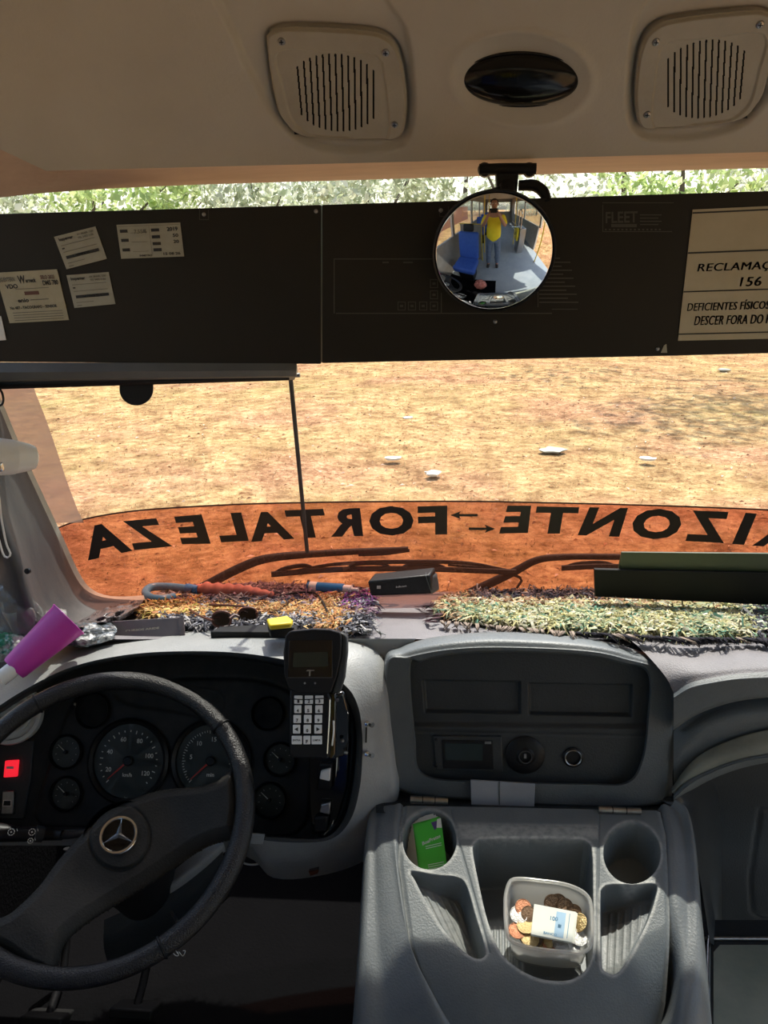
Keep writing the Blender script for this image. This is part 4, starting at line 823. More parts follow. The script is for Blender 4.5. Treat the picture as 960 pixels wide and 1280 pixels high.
loft('beige_trim', [rr([987, 959, 940, 924, 913, 909, 904], 1.135), rr([990, 967, 951, 938, 929, 925, 920], 1.12), rr([992, 974, 962, 949, 941, 937, 932], 1.115)], 'beige_trim', db, nu=60, nv=16, arc=False, thick=.004)
loft('shelf_lip', [rr([992, 974, 962, 949, 941, 937, 932], 1.113), rr([997, 979, 966, 953, 945, 941, 936], 1.108), rr([1001, 983, 970, 956, 948, 944, 939], 1.115), rr([1006, 990, 976, 962, 953, 948, 943], 1.20), rr([1006, 990, 976, 962, 953, 948, 943], 1.36)], 'dash', db, nu=60, nv=30, arc=False)
loft('shelf_side_wall', [[PY(825, 1000, 1.13), PY(842, 1010, 1.12), PY(860, 1030, 1.08), PY(872, 1080, 1.02), (PY(880, 1130, .97)), PY(887, 1175, .93)], [PY(850, 990, 1.14), PY(870, 1005, 1.16), PY(880, 1040, 1.14), PY(885, 1090, 1.11), PY(888, 1140, 1.08), PY(890, 1180, 1.05)], [PY(885, 965, 1.3), PY(900, 1000, 1.34), PY(903, 1040, 1.34), PY(903, 1090, 1.34), PY(903, 1140, 1.34), PY(903, 1190, 1.34)]], 'dash_dark', db, nu=40, nv=20, arc=False)
X, Y = pgrid(845, 1250, 925, 1200, 3.0); dd = sd_poly(X, Y, [(940, 1140), (937, 1100), (950, 1012), (1200, 1012), (1200, 1148), (952, 1148)], 0); H = -.004*np.exp(-(dd/2.2)**2)
relief('shelf_back_wall', X, Y, lambda x, y: PY(x, y, np.full(x.shape, 1.33)), (0, -1, 0), H, 'dash_dark', db)
HL = (A3(0, 0, .36), A3(0, 0, 1.0))
hl = lambda x, y, o=0: P(HL, x, y, o)
slab('shelf_floor', [hl(870, 1150), hl(1300, 1150), hl(1300, 1420), hl(870, 1420)], .02, 'dash_dark', db, d=(0, 0, -1))
tl = [(886, 1420), (886, 1183), (893, 1175), (910, 1173), (1300, 1176)]
tube('tray_rim', [hl(x, y, .004) for x, y in tl], .0035, 'steel', db, 60, 8)
ty = slab('tray_liner', [hl(892, 1420, .002), hl(892, 1190, .002), hl(900, 1181, .002), hl(1300, 1182, .002), hl(1300, 1420, .002)], .002, 'tray_liner', db, d=(0, 0, -1))
slab('tray_border', [hl(887, 1420, .001), hl(887, 1178, .001), hl(1300, 1177, .001), hl(1300, 1420, .001)], .002, 'dash_dark', db, d=(0, 0, -1))
for (x, y) in ((781, 806), (843, 828)):
    c = P(DT, x, y, .0) if x < 800 else PY(x+1, 828, 1.187); lathe('screw_hole', [(.009, .001), (.0085, .002), (.0055, .001), (.005, -.001), (0, -.001)], c+A3(0, 0, .001), (0, -.1, 1), 'black', db, 20)
# lower panels coloured near black for shade around the footwell
box('knee_panel', (-.55, 1.32, .52), (1.0, .04, .30), 'shade_carpet', db)
box('footwell_side', (-.03, 1.45, .25), (.04, .75, .46), 'shade_carpet', db)
# =================================================================== CONSOLE
cs = thing('engine_cover_console', 'grey engine cover console with moulded tray, cup holders and pockets', 'console', P(LID, 660, 1280, -.2))
yk = [1012, 1040, 1080, 1130, 1180, 1225, 1270, 1300, 1340, 1400]
xl = lambda y: np.interp(y, yk, [503, 499, 498, 505, 512, 528, 556, 585, 640, 690])
xr = lambda y: np.interp(y, yk, [826, 833, 835, 837, 838, 837, 826, 812, 770, 740])
nv, nu = 560, 560; tv = np.linspace(0, 1, nv)[:, None]; tu = np.linspace(0, 1, nu)[None]
def console_base(y):  # extra drop of the nose
    return -.00*y
Yv = 1010+tv*330+0*tu; Xl = xl(Yv); Xr = xr(Yv); X = Xl+(Xr-Xl)*tu; Yv = Yv+(X-660)/300*6*(1-tv)
dirD = nrm([0, .10, -1])
def nosedrop(X, Y): 
    k = np.clip((Y-(1205+((X-660)/160)**2*-45))/100, 0, None); return -.075*k**1.6
H = np.minimum(nosedrop(X, Yv), 0)
edge = np.minimum(np.minimum(X-xl(Yv), xr(Yv)-X), 12); H += -.004*(1-ss(0, 7, edge))
def pocket(pts, depth, n=60, wall=4.0, floor=None):
    global H
    d = sd_poly(X, Yv, pts, n); k = ss(.8, -wall, d); dp = depth if floor is None else floor
    H = H*(1-k)+k*np.minimum(-dp, H-.002) if False else H-k*dp; H += .0012*np.exp(-((d-1.5)/2.2)**2); return d
cuL = sd_ell(X, Yv, 537, 1050, 33, 36); H -= ss(.8, -3.2, cuL)*.070
cuR = sd_ell(X, Yv, 790, 1066.5, 35, 37.5); H -= ss(.8, -3.2, cuR)*.075
TR = [(592, 1066), (594, 1055), (604, 1050), (660, 1049), (722, 1050), (736, 1055), (740, 1070), (741, 1120), (741, 1180), (733, 1208), (714, 1220), (690, 1222), (664, 1217), (640, 1204), (624, 1186), (610, 1150), (600, 1108)]
dt_ = sd_poly(X, Yv, TR, 90); kt = ss(.8, -4, dt_); tdep = .055+.055*np.clip((1190-Yv)/140, 0, 1); H -= kt*tdep
rib = ss(-8, -11, dt_)*np.where((Yv > 1110) & (X < 660), .0022*(.5+.5*np.cos((X-600)/7.0*2*pi))**2, 0); H += rib*ss(-8, -11, dt_)*ss(1114, 1120, Yv)
H -= .006*ss(1200, 1204, Yv)*ss(-2, -5, dt_)*-1.0
LP = [(514, 1089), (545, 1094), (572, 1097), (583, 1108), (594, 1145), (606, 1186), (604, 1196), (594, 1197), (577, 1186), (556, 1163), (533, 1127), (519, 1100)]
d1 = sd_poly(X, Yv, LP, 70); fl = .022+.034*ss(520, 600, X+(Yv-1090)*-.15); H -= ss(.8, -4.5, d1)*fl
RP = [(751, 1122), (754, 1110), (764, 1106), (795, 1106), (820, 1106), (818, 1125), (811, 1146), (800, 1170), (786, 1194), (772, 1210), (759, 1210), (752, 1198)]
d2 = sd_poly(X, Yv, RP, 70); H -= ss(.8, -4.5, d2)*(.052-.022*ss(758, 815, X)-.012*ss(1120, 1205, Yv))
for dd, ang in ((d1, -.55), (d2, .05)):
    u = X-(Yv-1150)*(-ang); H += .0018*(.5+.5*np.cos(u/9.0*2*pi))**3*ss(-7, -11, dd)
for ln in ([(564, 1012), (570, 1040), (590, 1110), (612, 1190)], [(749, 1016), (748, 1060), (747, 1130), (744, 1200)]):
    H -= .0016*np.exp(-(sd_line(X, Yv, ln, 20)/1.3)**2)*(kt < .01)*(d1 > 2)*(d2 > 2)
plat = sd_poly(X, Yv, [(572, 1031), (747, 1034), (747, 1046), (576, 1044)]); H -= .0012*np.exp(-(sd_line(X, Yv, [(570, 1029), (748, 1033)])/1.5)**2)
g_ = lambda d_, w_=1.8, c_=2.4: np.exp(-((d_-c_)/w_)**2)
wear_light = .75*g_(dt_)+.6*g_(d1)+.75*g_(d2)+.55*g_(cuL)+.6*g_(cuR)+.5*ss(3, -2, sd_poly(X, Yv, [(572, 1029), (747, 1032), (747, 1048), (576, 1048)]))*(dt_ > 0)+.6*rib/.0022+.35*g_(np.minimum(X-xl(Yv), xr(Yv)-X), 3, 1)+.35*ss(-6, -9, d1)+.3*ss(-6, -9, d2)*(Yv > 1130)  # lighter rims, shelf strip, ribs and pocket floors also paint in sunlight
relief('lid', X, Yv, lambda x, y: P(LID, x, y), -dirD, H, 'worn', cs, wear_light=wear_light)
def LP_(x, y, o): return P(LID, x, y, o)
ysd = [1008, 1020, 1050, 1090, 1140, 1190, 1235, 1280, 1320, 1380]
lidL = [LP_(xl(y)-1.5, y-3, -.002+float(nosedrop(np.float64(xl(y)), np.float64(y)))) for y in ysd]
loft('side_cover', [[p+A3(.012, .003, -.03) for p in lidL], lidL, [LP_(x, y, o) for x, y, o in zip([492, 486, 486, 492, 499, 512, 532, 556, 590, 640], [y-2 for y in ysd], [-.003]*6+[-.014, -.035, -.06, -.1])],
      [LP_(x, y, o) for x, y, o in zip([478, 473, 470, 471, 473, 476, 482, 490, 505, 520], ysd, [-.012, -.012, -.012, -.014, -.018, -.024, -.035, -.055, -.08, -.12])],
      [LP_(x, y, o) for x, y, o in zip([470, 462, 456, 453, 450, 447, 444, 441, 440, 440], [y+3 for y in ysd], [-.05]*6+[-.06, -.08, -.1, -.14])], [LP_(x, y, o)+A3(0, .02, -.30) for x, y, o in zip([470, 462, 456, 453, 450, 447, 444, 441, 440, 440], ysd, [-.06]*6+[-.07, -.09, -.11, -.15])]], 'dash_mid', cs, nu=60, nv=40, arc=False)
lidR = [LP_(xr(y)+1.5, y-2, -.002+float(nosedrop(np.float64(xr(y)), np.float64(y)))) for y in ysd]
loft('side_cover', [[p+A3(-.012, .003, -.03) for p in lidR], lidR, [LP_(x, y, o) for x, y, o in zip([838, 848, 854, 857, 858, 858, 855, 850, 846, 840], ysd, [-.003]*6+[-.010, -.028, -.05, -.09])],
      [LP_(x, y, o) for x, y, o in zip([845, 860, 868, 873, 877, 882, 886, 890, 893, 896], ysd, [-.012, -.012, -.014, -.02, -.026, -.03, -.04, -.055, -.08, -.11])],
      [LP_(x, y, o)+A3(0, .02, -.22) for x, y, o in zip([850, 864, 872, 878, 883, 888, 892, 896, 899, 902], ysd, [-.04]*10)]], 'dash_mid', cs, nu=60, nv=40, arc=False)
loft('nose_cover', [[LP_(x, y, o) for x, y, o in zip(np.linspace(500, 880, 12), [1330]*12, [-.17]*12)], [LP_(x, y, o) for x, y, o in zip(np.linspace(480, 900, 12), [1480]*12, [-.3]*12)]], 'dash', cs, nu=12)
bkx = np.linspace(470, 852, 20)
loft('rear_strip', [[LP_(x, 1014+(x-660)*.02+(6 if abs(x-660) > 165 else 0), -.004) for x in bkx], [LP_(x, 1009+(x-660)*.03, -.012) for x in bkx], [P(CEN, x, 1004+(x-660)*.03, -.012) for x in bkx], [P(CEN, x, 992+(x-660)*.03, -.03) for x in bkx]], 'dash_dark', cs, nu=20, arc=False)
for (x0, x1, y, dx) in ((513, 560, 999.5, 0), (748, 801, 1012.5, 0)):
    p0 = LP_(x0, y-1, .004); p1 = LP_(x1, y+1.5, .004); t = tube('hinge', [p0, p1], .0055, 'steel', cs, 4, 12)
    for f in (.33, .66):
        q = p0+(p1-p0)*f; lathe('hinge_joint', [(.0057, -.0008), (.006, 0), (.0057, .0008)], q, p1-p0, 'black', t, 12)
    slab('hinge_leaf', [LP_(x0, y+1, .002), LP_(x1, y+3, .002), LP_(x1, y+6, .001), LP_(x0, y+5, .001)], .0015, 'pillar', t)
# =================================================================== STEERING WHEEL
k = .955; WC = CAM+ray(124.87, 1015.48)*1.20682*k; WN = nrm([.17220547, -.52865799, .8311835])
wa = nrm(np.cross(WN, [0, 0, 1])); wb = np.cross(WN, wa); WR = .225*k
WP = (WC, WN)
t = sw = thing('steering_wheel', 'large black steering wheel with grained leather rim and broad two-arm hub', 'steering wheel', WC-WN*.05)
th = np.linspace(0, 2*pi, 160, endpoint=False); ringp = WC+WR*(np.outer(np.cos(th), wa)+np.outer(np.sin(th), wb))
v, f = tube_vf(ringp, .0148+.0008*np.sin(th*3), 20, True); mk('rim', v, f, 'leather', t)
def project(p):
    d = p-CAM; z = d@F_; return np.stack([480+960*(d@R_)/z, 640-960*(d@U_)/z], -1)
pj = project(ringp)
for (x, y) in ((52, 885), (287, 900), (205, 1187), (-60, 1030)):
    i = int(np.argmin(np.hypot(*(pj-[x, y]).T))); tg = nrm(ringp[(i+1) % 160]-ringp[i-1])
    lathe('rim_seam', [(.0148, -.0022), (.0164, -.001), (.0164, .001), (.0148, .0022)], ringp[i], tg, 'black', t, 24)
i = int(np.argmin(np.hypot(*(pj-[222, 1175]).T))); q = ringp[i]
for s, dx in ((1, 0), (-1, .01)):
    tube('loose_thread', [q+A3(dx, -.01, -.010), q+A3(dx+.006, -.012, -.015), q+A3(dx+.010, -.011, -.011-.004*s), q+A3(dx+.007, -.012, -.006)], .0005, 'cable', t, 16, 5)
SP = [(-45, 1152), (0, 1144), (23, 1128), (47, 1104), (70, 1073), (98, 1042), (129, 1014), (156, 999), (188, 987), (219, 982), (250, 979), (273, 971), (292, 955), (300, 1000), (295, 1040), (283, 1047), (270, 1050), (250, 1059), (219, 1079), (188, 1100), (156, 1120), (125, 1139), (98, 1157), (76, 1180), (66, 1214), (40, 1212), (0, 1185), (-48, 1166)]
X, Y = pgrid(-56, 308, 945, 1222, 1.0); d = sd_poly(X, Y, SP, 140)
rr_ = np.hypot(X-150, Y-1047); base_off = -.045+.045*ss(70, 165, rr_)
H = .020*np.sqrt(np.clip(-d/14, 0, 1))-.016+ -.0*rr_
pad = sd_ell(X, Y, 150, 1047, 37, 40); H += .004*ss(1.2, -2, pad)-.002*np.exp(-((pad-1.2)/1.5)**2)
Pt = P(WP, X, Y)
def wbase(x, y):
    o = -.045+.045*ss(60, 165, np.hypot(x-150, y-1047)); n = WP[1]; dd_ = ray(x, y); tt = ((WP[0]-CAM)@n+o)/(dd_@n); return CAM+dd_*tt[..., None]
relief('hub_pad', X, Y, wbase, WN, H, 'hub', t, hole=d > 0, thick=.004)
hc = wbase(np.array([[149.5]]), np.array([[1046.0]]))[0, 0]+WN*.0085; s = np.linalg.norm(wbase(np.array([[154.5]]), np.array([[1046.0]]))[0, 0]-wbase(np.array([[144.5]]), np.array([[1046.0]]))[0, 0])/10
lr = 24*s
lg = lathe('emblem', [(lr, -.001), (lr, .002), (lr*.96, .0035), (lr*.86, .0035), (lr*.82, .002), (lr*.82, -.001)], hc, WN, 'chrome', t, 48); lg['label'] = 'silver three-pointed star in a ring'
lathe('emblem_ground', [(0, .0006), (lr*.84, .0006)], hc, WN, 'black_gloss', lg, 40)
stv = []; cc = hc+WN*.0055
for (dx, dy) in ((4, -21.5), (-18.5, 10), (17, 8.5)):
    tip = wbase(np.array([[149.5+dx]]), np.array([[1046.0+dy]]))[0, 0]; tip = tip-hc; tip = tip-WN*(tip@WN); u = nrm(tip); vv = np.cross(WN, u)
    tipp = hc+u*lr*.86+WN*.002; l_ = hc+vv*lr*.13+WN*.0012+u*lr*.08; r_ = hc-vv*lr*.13+WN*.0012+u*lr*.08
    stv.append((np.array([cc, l_, tipp, r_]), [(0, 1, 2), (0, 2, 3)]))
V, F = merge(stv); mk('star', V, F, 'chrome', lg, smooth=False)
lathe('hub_boss', [(.055, -.01), (.058, -.03), (.05, -.06), (.04, -.10)], hc, WN, 'black', t, 32)
# column and stalk
cl_ = thing('steering_column', 'black steering column shroud with a combination switch stalk', 'steering column', hc-WN*.3)
lathe('shroud', [(.05, -.085), (.062, -.09), (.068, -.15), (.06, -.26), (.045, -.5)], hc, WN, 'black', cl_, 32)
sy_ = 1.03
tube('switch_stalk', [PY(-60, 1040, sy_-.05), PY(0, 1041, sy_-.03), PY(26, 1043, sy_-.02), PY(45, 1042, sy_-.01), PY(66, 1043, sy_), PY(78, 1044, sy_)], [.0165, .0160, .0155, .0115, .0115, .0085], 'black', cl_, 50, 16)
tube('stalk_stem', [PY(74, 1044, sy_), PY(92, 1043, sy_+.01), PY(112, 1040, sy_+.02), PY(132, 1035, sy_+.03)], [.0072, .0068, .0070, .010], 'pillar', cl_, 20, 12)
tube('stalk_collar', [PY(44, 1042, sy_-.015), PY(54, 1043, sy_-.01)], [.0135, .0130], 'dash_dark', cl_, 4, 16)
gs = []
for (x, y, s_) in ((14, 1040, 1), (40, 1040, 1), (38, 1051, .8)):
    c = PY(x, y, sy_-.045); nn = nrm(CAM-c); a_, b_, n3 = frame(nn)
    for k in range(8):
        an = k*pi/4; gs.append(box_vf(c+(a_*cos(an)+b_*sin(an))*.0048*s_, (.003*s_, .0012, .0006), (a_*-sin(an)+b_*cos(an), a_*cos(an)+b_*sin(an), n3)))
    gs.append(box_vf(c, (.0025, .0025, .0006), (a_, b_, n3))); gs.append(box_vf(c+a_*.009*s_, (.001, .004, .0006), (a_, b_, n3)))
V, F = merge(gs); mk('stalk_symbols', V, F, 'dial_print', cl_, smooth=False)
loft('lower_shroud', [[PY(178, 1120, 1.06), PY(212, 1092, 1.05), PY(248, 1064, 1.05), PY(276, 1048, 1.06)], [PY(185, 1126, 1.04), PY(220, 1104, 1.035), PY(258, 1076, 1.04), PY(280, 1056, 1.05)], [PY(170, 1145, 1.07), PY(215, 1120, 1.06), PY(250, 1092, 1.06), PY(282, 1064, 1.07)]], 'hood', cl_, nu=24, nv=16, arc=False)
loft('lower_shroud', [[PY(130, 1150, 1.08), PY(170, 1132, 1.06), PY(215, 1112, 1.05), PY(278, 1062, 1.06)], [PY(130, 1185, 1.07), PY(180, 1160, 1.05), PY(225, 1135, 1.05), PY(282, 1085, 1.07)], [PY(140, 1220, 1.12), PY(190, 1200, 1.12), PY(235, 1170, 1.12), PY(288, 1120, 1.12)]], 'dash_dark', cl_, nu=24, nv=16, arc=False)
tube('key_pin', [PY(203, 1108, 1.035), PY(202, 1122, 1.03)], [.0045, .004], 'pillar', cl_, 4, 10)
tube('adjust_lever', [PY(214, 1140, 1.0), PY(221, 1152, .98)], [.003, .003], 'pillar', cl_, 4, 8)
# pedals in the dark footwell
for (x, y, nm, lb) in ((170, 1262, 'pedal', 'black brake pedal plate at the bottom of the footwell'), (60, 1272, 'pedal', 'black clutch pedal plate left of the brake pedal')):
    c = PY(x, y, 1.15); t = thing(nm, lb, 'pedal', c)
    box('pad', c, (.09, .02, .07), 'rubber', t, frame((0, -.8, .6)), bv=.004); tube('arm', [c, c+A3(0, .10, .06), c+A3(.0, .18, .28)], .009, 'black', t, 8, 8)
box_o = struct(box('trim_2', (-.42, 1.02, .01), (1.12, 1.6, .03), 'shade_carpet'))  # near-black sheet laid over the floor to deepen the footwell shade
# =================================================================== HANDSET
HPc = PY(392, 868, 1.055); HP = (HPc, nrm([.04, -cos(radians(24)), sin(radians(24))]))
hs = thing('ticket_terminal', 'black handheld terminal with screen and white keypad on a dash mount', 'terminal', PY(395, 948, 1.06))
hp = lambda pts, o=0: pxs(HP, pts, o)
slab('head', hp([(354, 816), (356.5, 795), (362, 789), (391, 786.3), (412, 787), (424, 790.5), (427, 795), (426.5, 820), (421, 845), (414, 866), (404, 868), (372, 867), (361, 862), (355, 843)], 0), .032, 'black', hs, bv=.0025, seg=3)
slab('head_side', hp([(424, 790), (431, 793), (434, 797), (434, 816), (430.5, 848), (425, 866), (415, 867), (421, 845), (426, 820), (427, 797)], -.006), .026, 'dash_dark', hs, bv=.002)
slab('screen_frame', hp([(361, 800.5), (416, 800), (415, 847), (359.5, 848)], .0012), .002, 'black_gloss', hs, bv=.0006)
V, F = merge([rect_vf(lambda a, b_: P(HP, a, b_, .002), 359.5, 846.6, 415, 847.6), rect_vf(lambda a, b_: P(HP, a, b_, .002), 415, 801, 415.8, 847)]); mk('screen_edge', V, F, 'pillar', hs, smooth=False)
slab('lcd_screen', hp([(367, 816), (410, 815), (410, 833), (366, 834)], .002), .001, 'lcd', hs)
fnH = lambda x, y: P(HP, x, y, .0024)
V, F = merge([text_quad_vf('T', (383, 838), (392, 837.5), (391, 845), (383, 845), fnH), rect_vf(fnH, 384, 837.2, 393, 838.8)]); mk('emblem', V, F, 'steel', hs, smooth=False)
for x in (381, 394): lathe('status_led', [(0, .001), (.0016, .0005), (.0016, 0)], P(HP, x, 854, .001), HP[1], 'steel', hs, 10)
slab('keypad_body', hp([(362, 862), (408, 862), (413, 872), (412, 944), (410, 949), (366, 948), (361.5, 942)], -.001), .030, 'black', hs, bv=.003)
slab('body_side', hp([(409, 866), (418, 866), (420, 872), (419, 943), (416, 948), (411, 949)], -.008), .024, 'black_gloss', hs, bv=.002)
tube('side_trim', hp([(412.5, 873), (411.5, 900), (409, 942)], .0002), .0011, 'chrome', hs, 10, 6)
tube('painted_side_shine', hp([(417, 901), (417, 915), (415, 932)], -.005), .0016, 'white', hs, 10, 6)  # white strip added to draw a highlight on the body side
kx = [(190, 615, 260, 685), (280, 615, 350, 685), (370, 615, 440, 685), (190, 698, 250, 765), (280, 698, 340, 765), (370, 698, 432, 765), (183, 780, 247, 850), (273, 780, 337, 850), (365, 780, 428, 850), (178, 865, 240, 940), (270, 865, 332, 940), (362, 865, 426, 940), (168, 960, 255, 1032), (268, 960, 328, 1032), (338, 960, 428, 1032)]
ks = ['1', '2', '3', '4', '5', '6', '7', '8', '9', '<', '0', '>', 'ENTRA', 'F', 'LIMPA']
for (x0, y0, x1, y1), s_ in zip(kx, ks):
    q = [(340+x/6.857, 780+y/6.857) for x, y in ((x0, y0), (x1, y0), (x1, y1), (x0, y1))]
    ko = slab('key', hp(q, .002), .004, 'key', hs, bv=.0008)
    cx = (q[0][0]+q[1][0])/2; cy = (q[0][1]+q[2][1])/2; f3 = lambda x, y: P(HP, x, y, .0024)
    if s_ == '<': g = (np.array([f3(cx-2.5, cy), f3(cx+2, cy-2.6), f3(cx+2, cy+2.6)]), [(0, 1, 2)])
    elif s_ == '>': g = (np.array([f3(cx+2.5, cy), f3(cx-2, cy-2.6), f3(cx-2, cy+2.6)]), [(0, 1, 2)])
    elif len(s_) > 1: g = text_quad_vf(s_, (cx-4.8, cy-1.2), (cx+4.8, cy-1.2), (cx+4.8, cy+1.2), (cx-4.8, cy+1.2), f3)
    else: g = text_quad_vf(s_, (cx-1.3, cy-.5), (cx+1.5, cy-.5), (cx+1.5, cy+3.8), (cx-1.3, cy+3.8), f3, bold=.05)
    mk('key_print', g[0], g[1], 'ink', ko, smooth=False)
tube('strap_wire', hp([(361, 873), (376, 874.5), (392, 874), (404, 873), (413, 874)], .006), .0008, 'black', hs, 20, 6)
box('strap_buckle', P(HP, 421, 875, -.002), (.006, .005, .003), 'pillar', hs, frame(HP[1]), bv=.0008)
mt = slab('mount_cradle', [PY(x, y, Y_) for x, y, Y_ in ((416, 868, 1.10), (430, 866, 1.105), (437, 890, 1.105), (437, 925, 1.10), (430, 946, 1.09), (416, 950, 1.09))], .03, 'black_gloss', hs, d=(0, 1, 0), bv=.004)
for y in (926, 941): lathe('mount_screw', [(0, .003), (.003, .002), (.0035, -.001)], PY(428+(y-926)*.3, y, 1.088), (0, -1, .3), 'steel', hs, 12)
tube('mount_arm', [P(HP, 395, 900, -.03), PY(400, 905, 1.13), PY(400, 910, 1.17)], .012, 'black', hs, 8, 10)
# =================================================================== RUGS
def rug(name, label, poly, cfun, ns, name2='pile', hgt=.016, ln=.026, fringe=None, gain=.95, seed=3):
    g = np.random.default_rng(seed); P_ = np.array(poly, float); c = P(DT, P_[:, 0].mean(), P_[:, 1].mean())
    t = thing(name, label, 'rug', c); slab('backing', pxs(DT, poly, .006), .005, 'black', t, bv=.001)
    x0, y0 = P_.min(0); x1, y1 = P_.max(0); x = g.uniform(x0, x1, ns*3); y = g.uniform(y0, y1, ns*3)
    k = sd_poly(x[None], y[None], poly)[0] < 0; x = x[k][:ns]; y = y[k][:ns]; n = len(x)
    root = P(DT, x, y, .006); a = g.uniform(0, 2*pi, n); d = np.stack([np.cos(a)*1.2, np.sin(a)*.8, np.zeros(n)], 1)
    L = ln*g.uniform(.4, 1.1, (n, 1)); up = A3(0, 0, 1); w_ = g.uniform(.0011, .0026, (n, 1)); sd = np.stack([-np.sin(a), np.cos(a), .4*g.normal(size=n)], 1)*w_
    h = hgt*g.uniform(.4, 1.1, (n, 1)); p0 = root; p1 = root+d*L*.25+up*h; p2 = root+d*L*.7+up*h*.9+sd*3*g.normal(size=(n, 1)); p3 = root+d*L+up*h*.35+sd*6*g.normal(size=(n, 1))
    V = np.stack([p0-sd, p0+sd, p1-sd, p1+sd, p2-sd, p2+sd, p3-sd*.4, p3+sd*.4], 1).reshape(-1, 3)
    b0 = (np.arange(n)*8)[:, None, None]; F = (b0+np.array([[0, 1, 3, 2], [2, 3, 5, 4], [4, 5, 7, 6]])[None]).reshape(-1, 4)
    cc = np.clip(np.repeat(cfun(x, y, g)*gain*g.uniform(.6, 1.25, (n, 1)), 8, 0), 0, .95)
    stuff(mk('pile', V, F, vcol_mat(name+' pile colours'), t, col=cc))
    if fringe:
        V = []; F = []; C_ = []; m = 0
        for i, (fx, fy, dx, dy, colr) in enumerate(fringe):
            for s_ in range(5):
                jx = g.normal(0, 2); p = cr([P(DT, fx+jx, fy, .012), P(DT, fx+jx+dx*.5, fy+dy*.4, .014), P(DT, fx+dx+g.normal(0, 2), fy+dy*g.uniform(.7, 1.1), .003)], 6)
                v, f = tube_vf(p, np.linspace(.0018, .0007, 6), 4, False); V.append(v); F += [tuple(int(q)+m for q in ff) for ff in f]; m += len(v); C_.append(np.tile(np.array(colr)*g.uniform(.6, 1.2), (len(v), 1)))
        stuff(mk('fringe', np.concatenate(V), F, vcol_mat(name+' fringe colours'), t, col=np.concatenate(C_)))
    return t
def cl_left(x, y, g):
    n = len(x); o = np.zeros((n, 3)); pal = dict(p=[(.20, .13, .17), (.30, .20, .24), (.10, .08, .10), (.36, .28, .28)], o=[(.50, .24, .09), (.60, .34, .14), (.42, .20, .10), (.62, .45, .22)], k=[(.09, .09, .11), (.22, .22, .25), (.04, .04, .05), (.42, .40, .40)], v=[(.30, .10, .28), (.20, .08, .22)], y=[(.60, .50, .14), (.66, .46, .18)])
    for i in range(n):
        X_, Y_ = x[i]+g.normal(0, 6), y[i]+g.normal(0, 3)
        k = 'p'
        if Y_ > 762 and X_ < 440: k = 'o'
        if X_ < 290 and Y_ > 755: k = 'y' if g.random() < .35 else 'o'
        if Y_ > 777 or 250 < X_ < 360 and 752 < Y_ < 762 or X_ < 225 and Y_ < 752: k = 'k'
        if X_ > 425 and Y_ < 768: k = 'v' if g.random() < .5 else 'k'
        if 395 < X_ < 425 and Y_ > 738: k = 'o'
        o[i] = pal[k][g.integers(len(pal[k]))]
    return o
rug('rug', 'shaggy purple, orange and grey rug on the dash left of the middle', [(178, 768), (200, 748), (240, 738), (330, 736), (400, 738), (452, 741), (464, 752), (461, 775), (458, 789), (430, 793), (360, 788), (300, 788), (232, 788)], cl_left, 15000, seed=4,
    fringe=[(x, 788, random.uniform(-6, 10), random.uniform(2, 6), (.3, .3, .3)) for x in range(400, 475, 9)])
def cl_right(x, y, g):
    n = len(x); o = np.zeros((n, 3)); pal = dict(g=[(.22, .36, .24), (.42, .50, .30), (.14, .30, .22), (.55, .60, .38)], y=[(.66, .62, .32), (.72, .66, .42), (.55, .50, .24), (.74, .72, .55)], o=[(.55, .33, .18), (.62, .42, .26), (.45, .25, .15)], k=[(.12, .12, .14), (.22, .22, .24), (.05, .05, .06), (.36, .36, .36)])
    for i in range(n):
        X_, Y_ = x[i]+g.normal(0, 9), y[i]+g.normal(0, 2.5); r = g.random()
        if Y_ < 755 and 590 < X_ < 870: k = 'k'
        elif Y_ < 763: k = 'o' if r < .6 else 'y'
        elif sin(X_*.045)+.4*sin(X_*.13) > .5: k = 'g' if r < .6 else 'y'
        else: k = 'y' if r < .75 else 'g'
        if X_ > 935 and r < .7: k = 'k'
        if X_ < 575 and r < .5: k = 'o'
        o[i] = pal[k][g.integers(len(pal[k]))]
    return o
fr = [(548+random.uniform(-3, 3), y, -random.uniform(12, 26), random.uniform(-2, 10), (.12, .07, .08)) for y in range(752, 778, 5)]
for x in range(552, 985, 9):
    yb_ = np.interp(x, [550, 700, 850, 980], [776, 789, 797, 798]); fr.append((x, yb_, random.uniform(6, 30) if x > 740 else random.uniform(-10, 12), random.uniform(6, 13), (.035, .033, .04) if x > 720 and random.random() < .75 else (.30, .24, .20)))
rug('rug', 'shaggy yellow green rug with dark fringe on the right of dash', [(550, 770), (556, 752), (580, 745), (700, 743), (850, 747), (930, 754), (1010, 764), (1010, 796), (930, 798), (850, 797), (760, 793), (680, 788), (600, 780)], cl_right, 17000, gain=.8, seed=5, fringe=fr)
# =================================================================== THINGS ON THE DASH
def D(x, y, o=0): return P(DT, x, y, o)
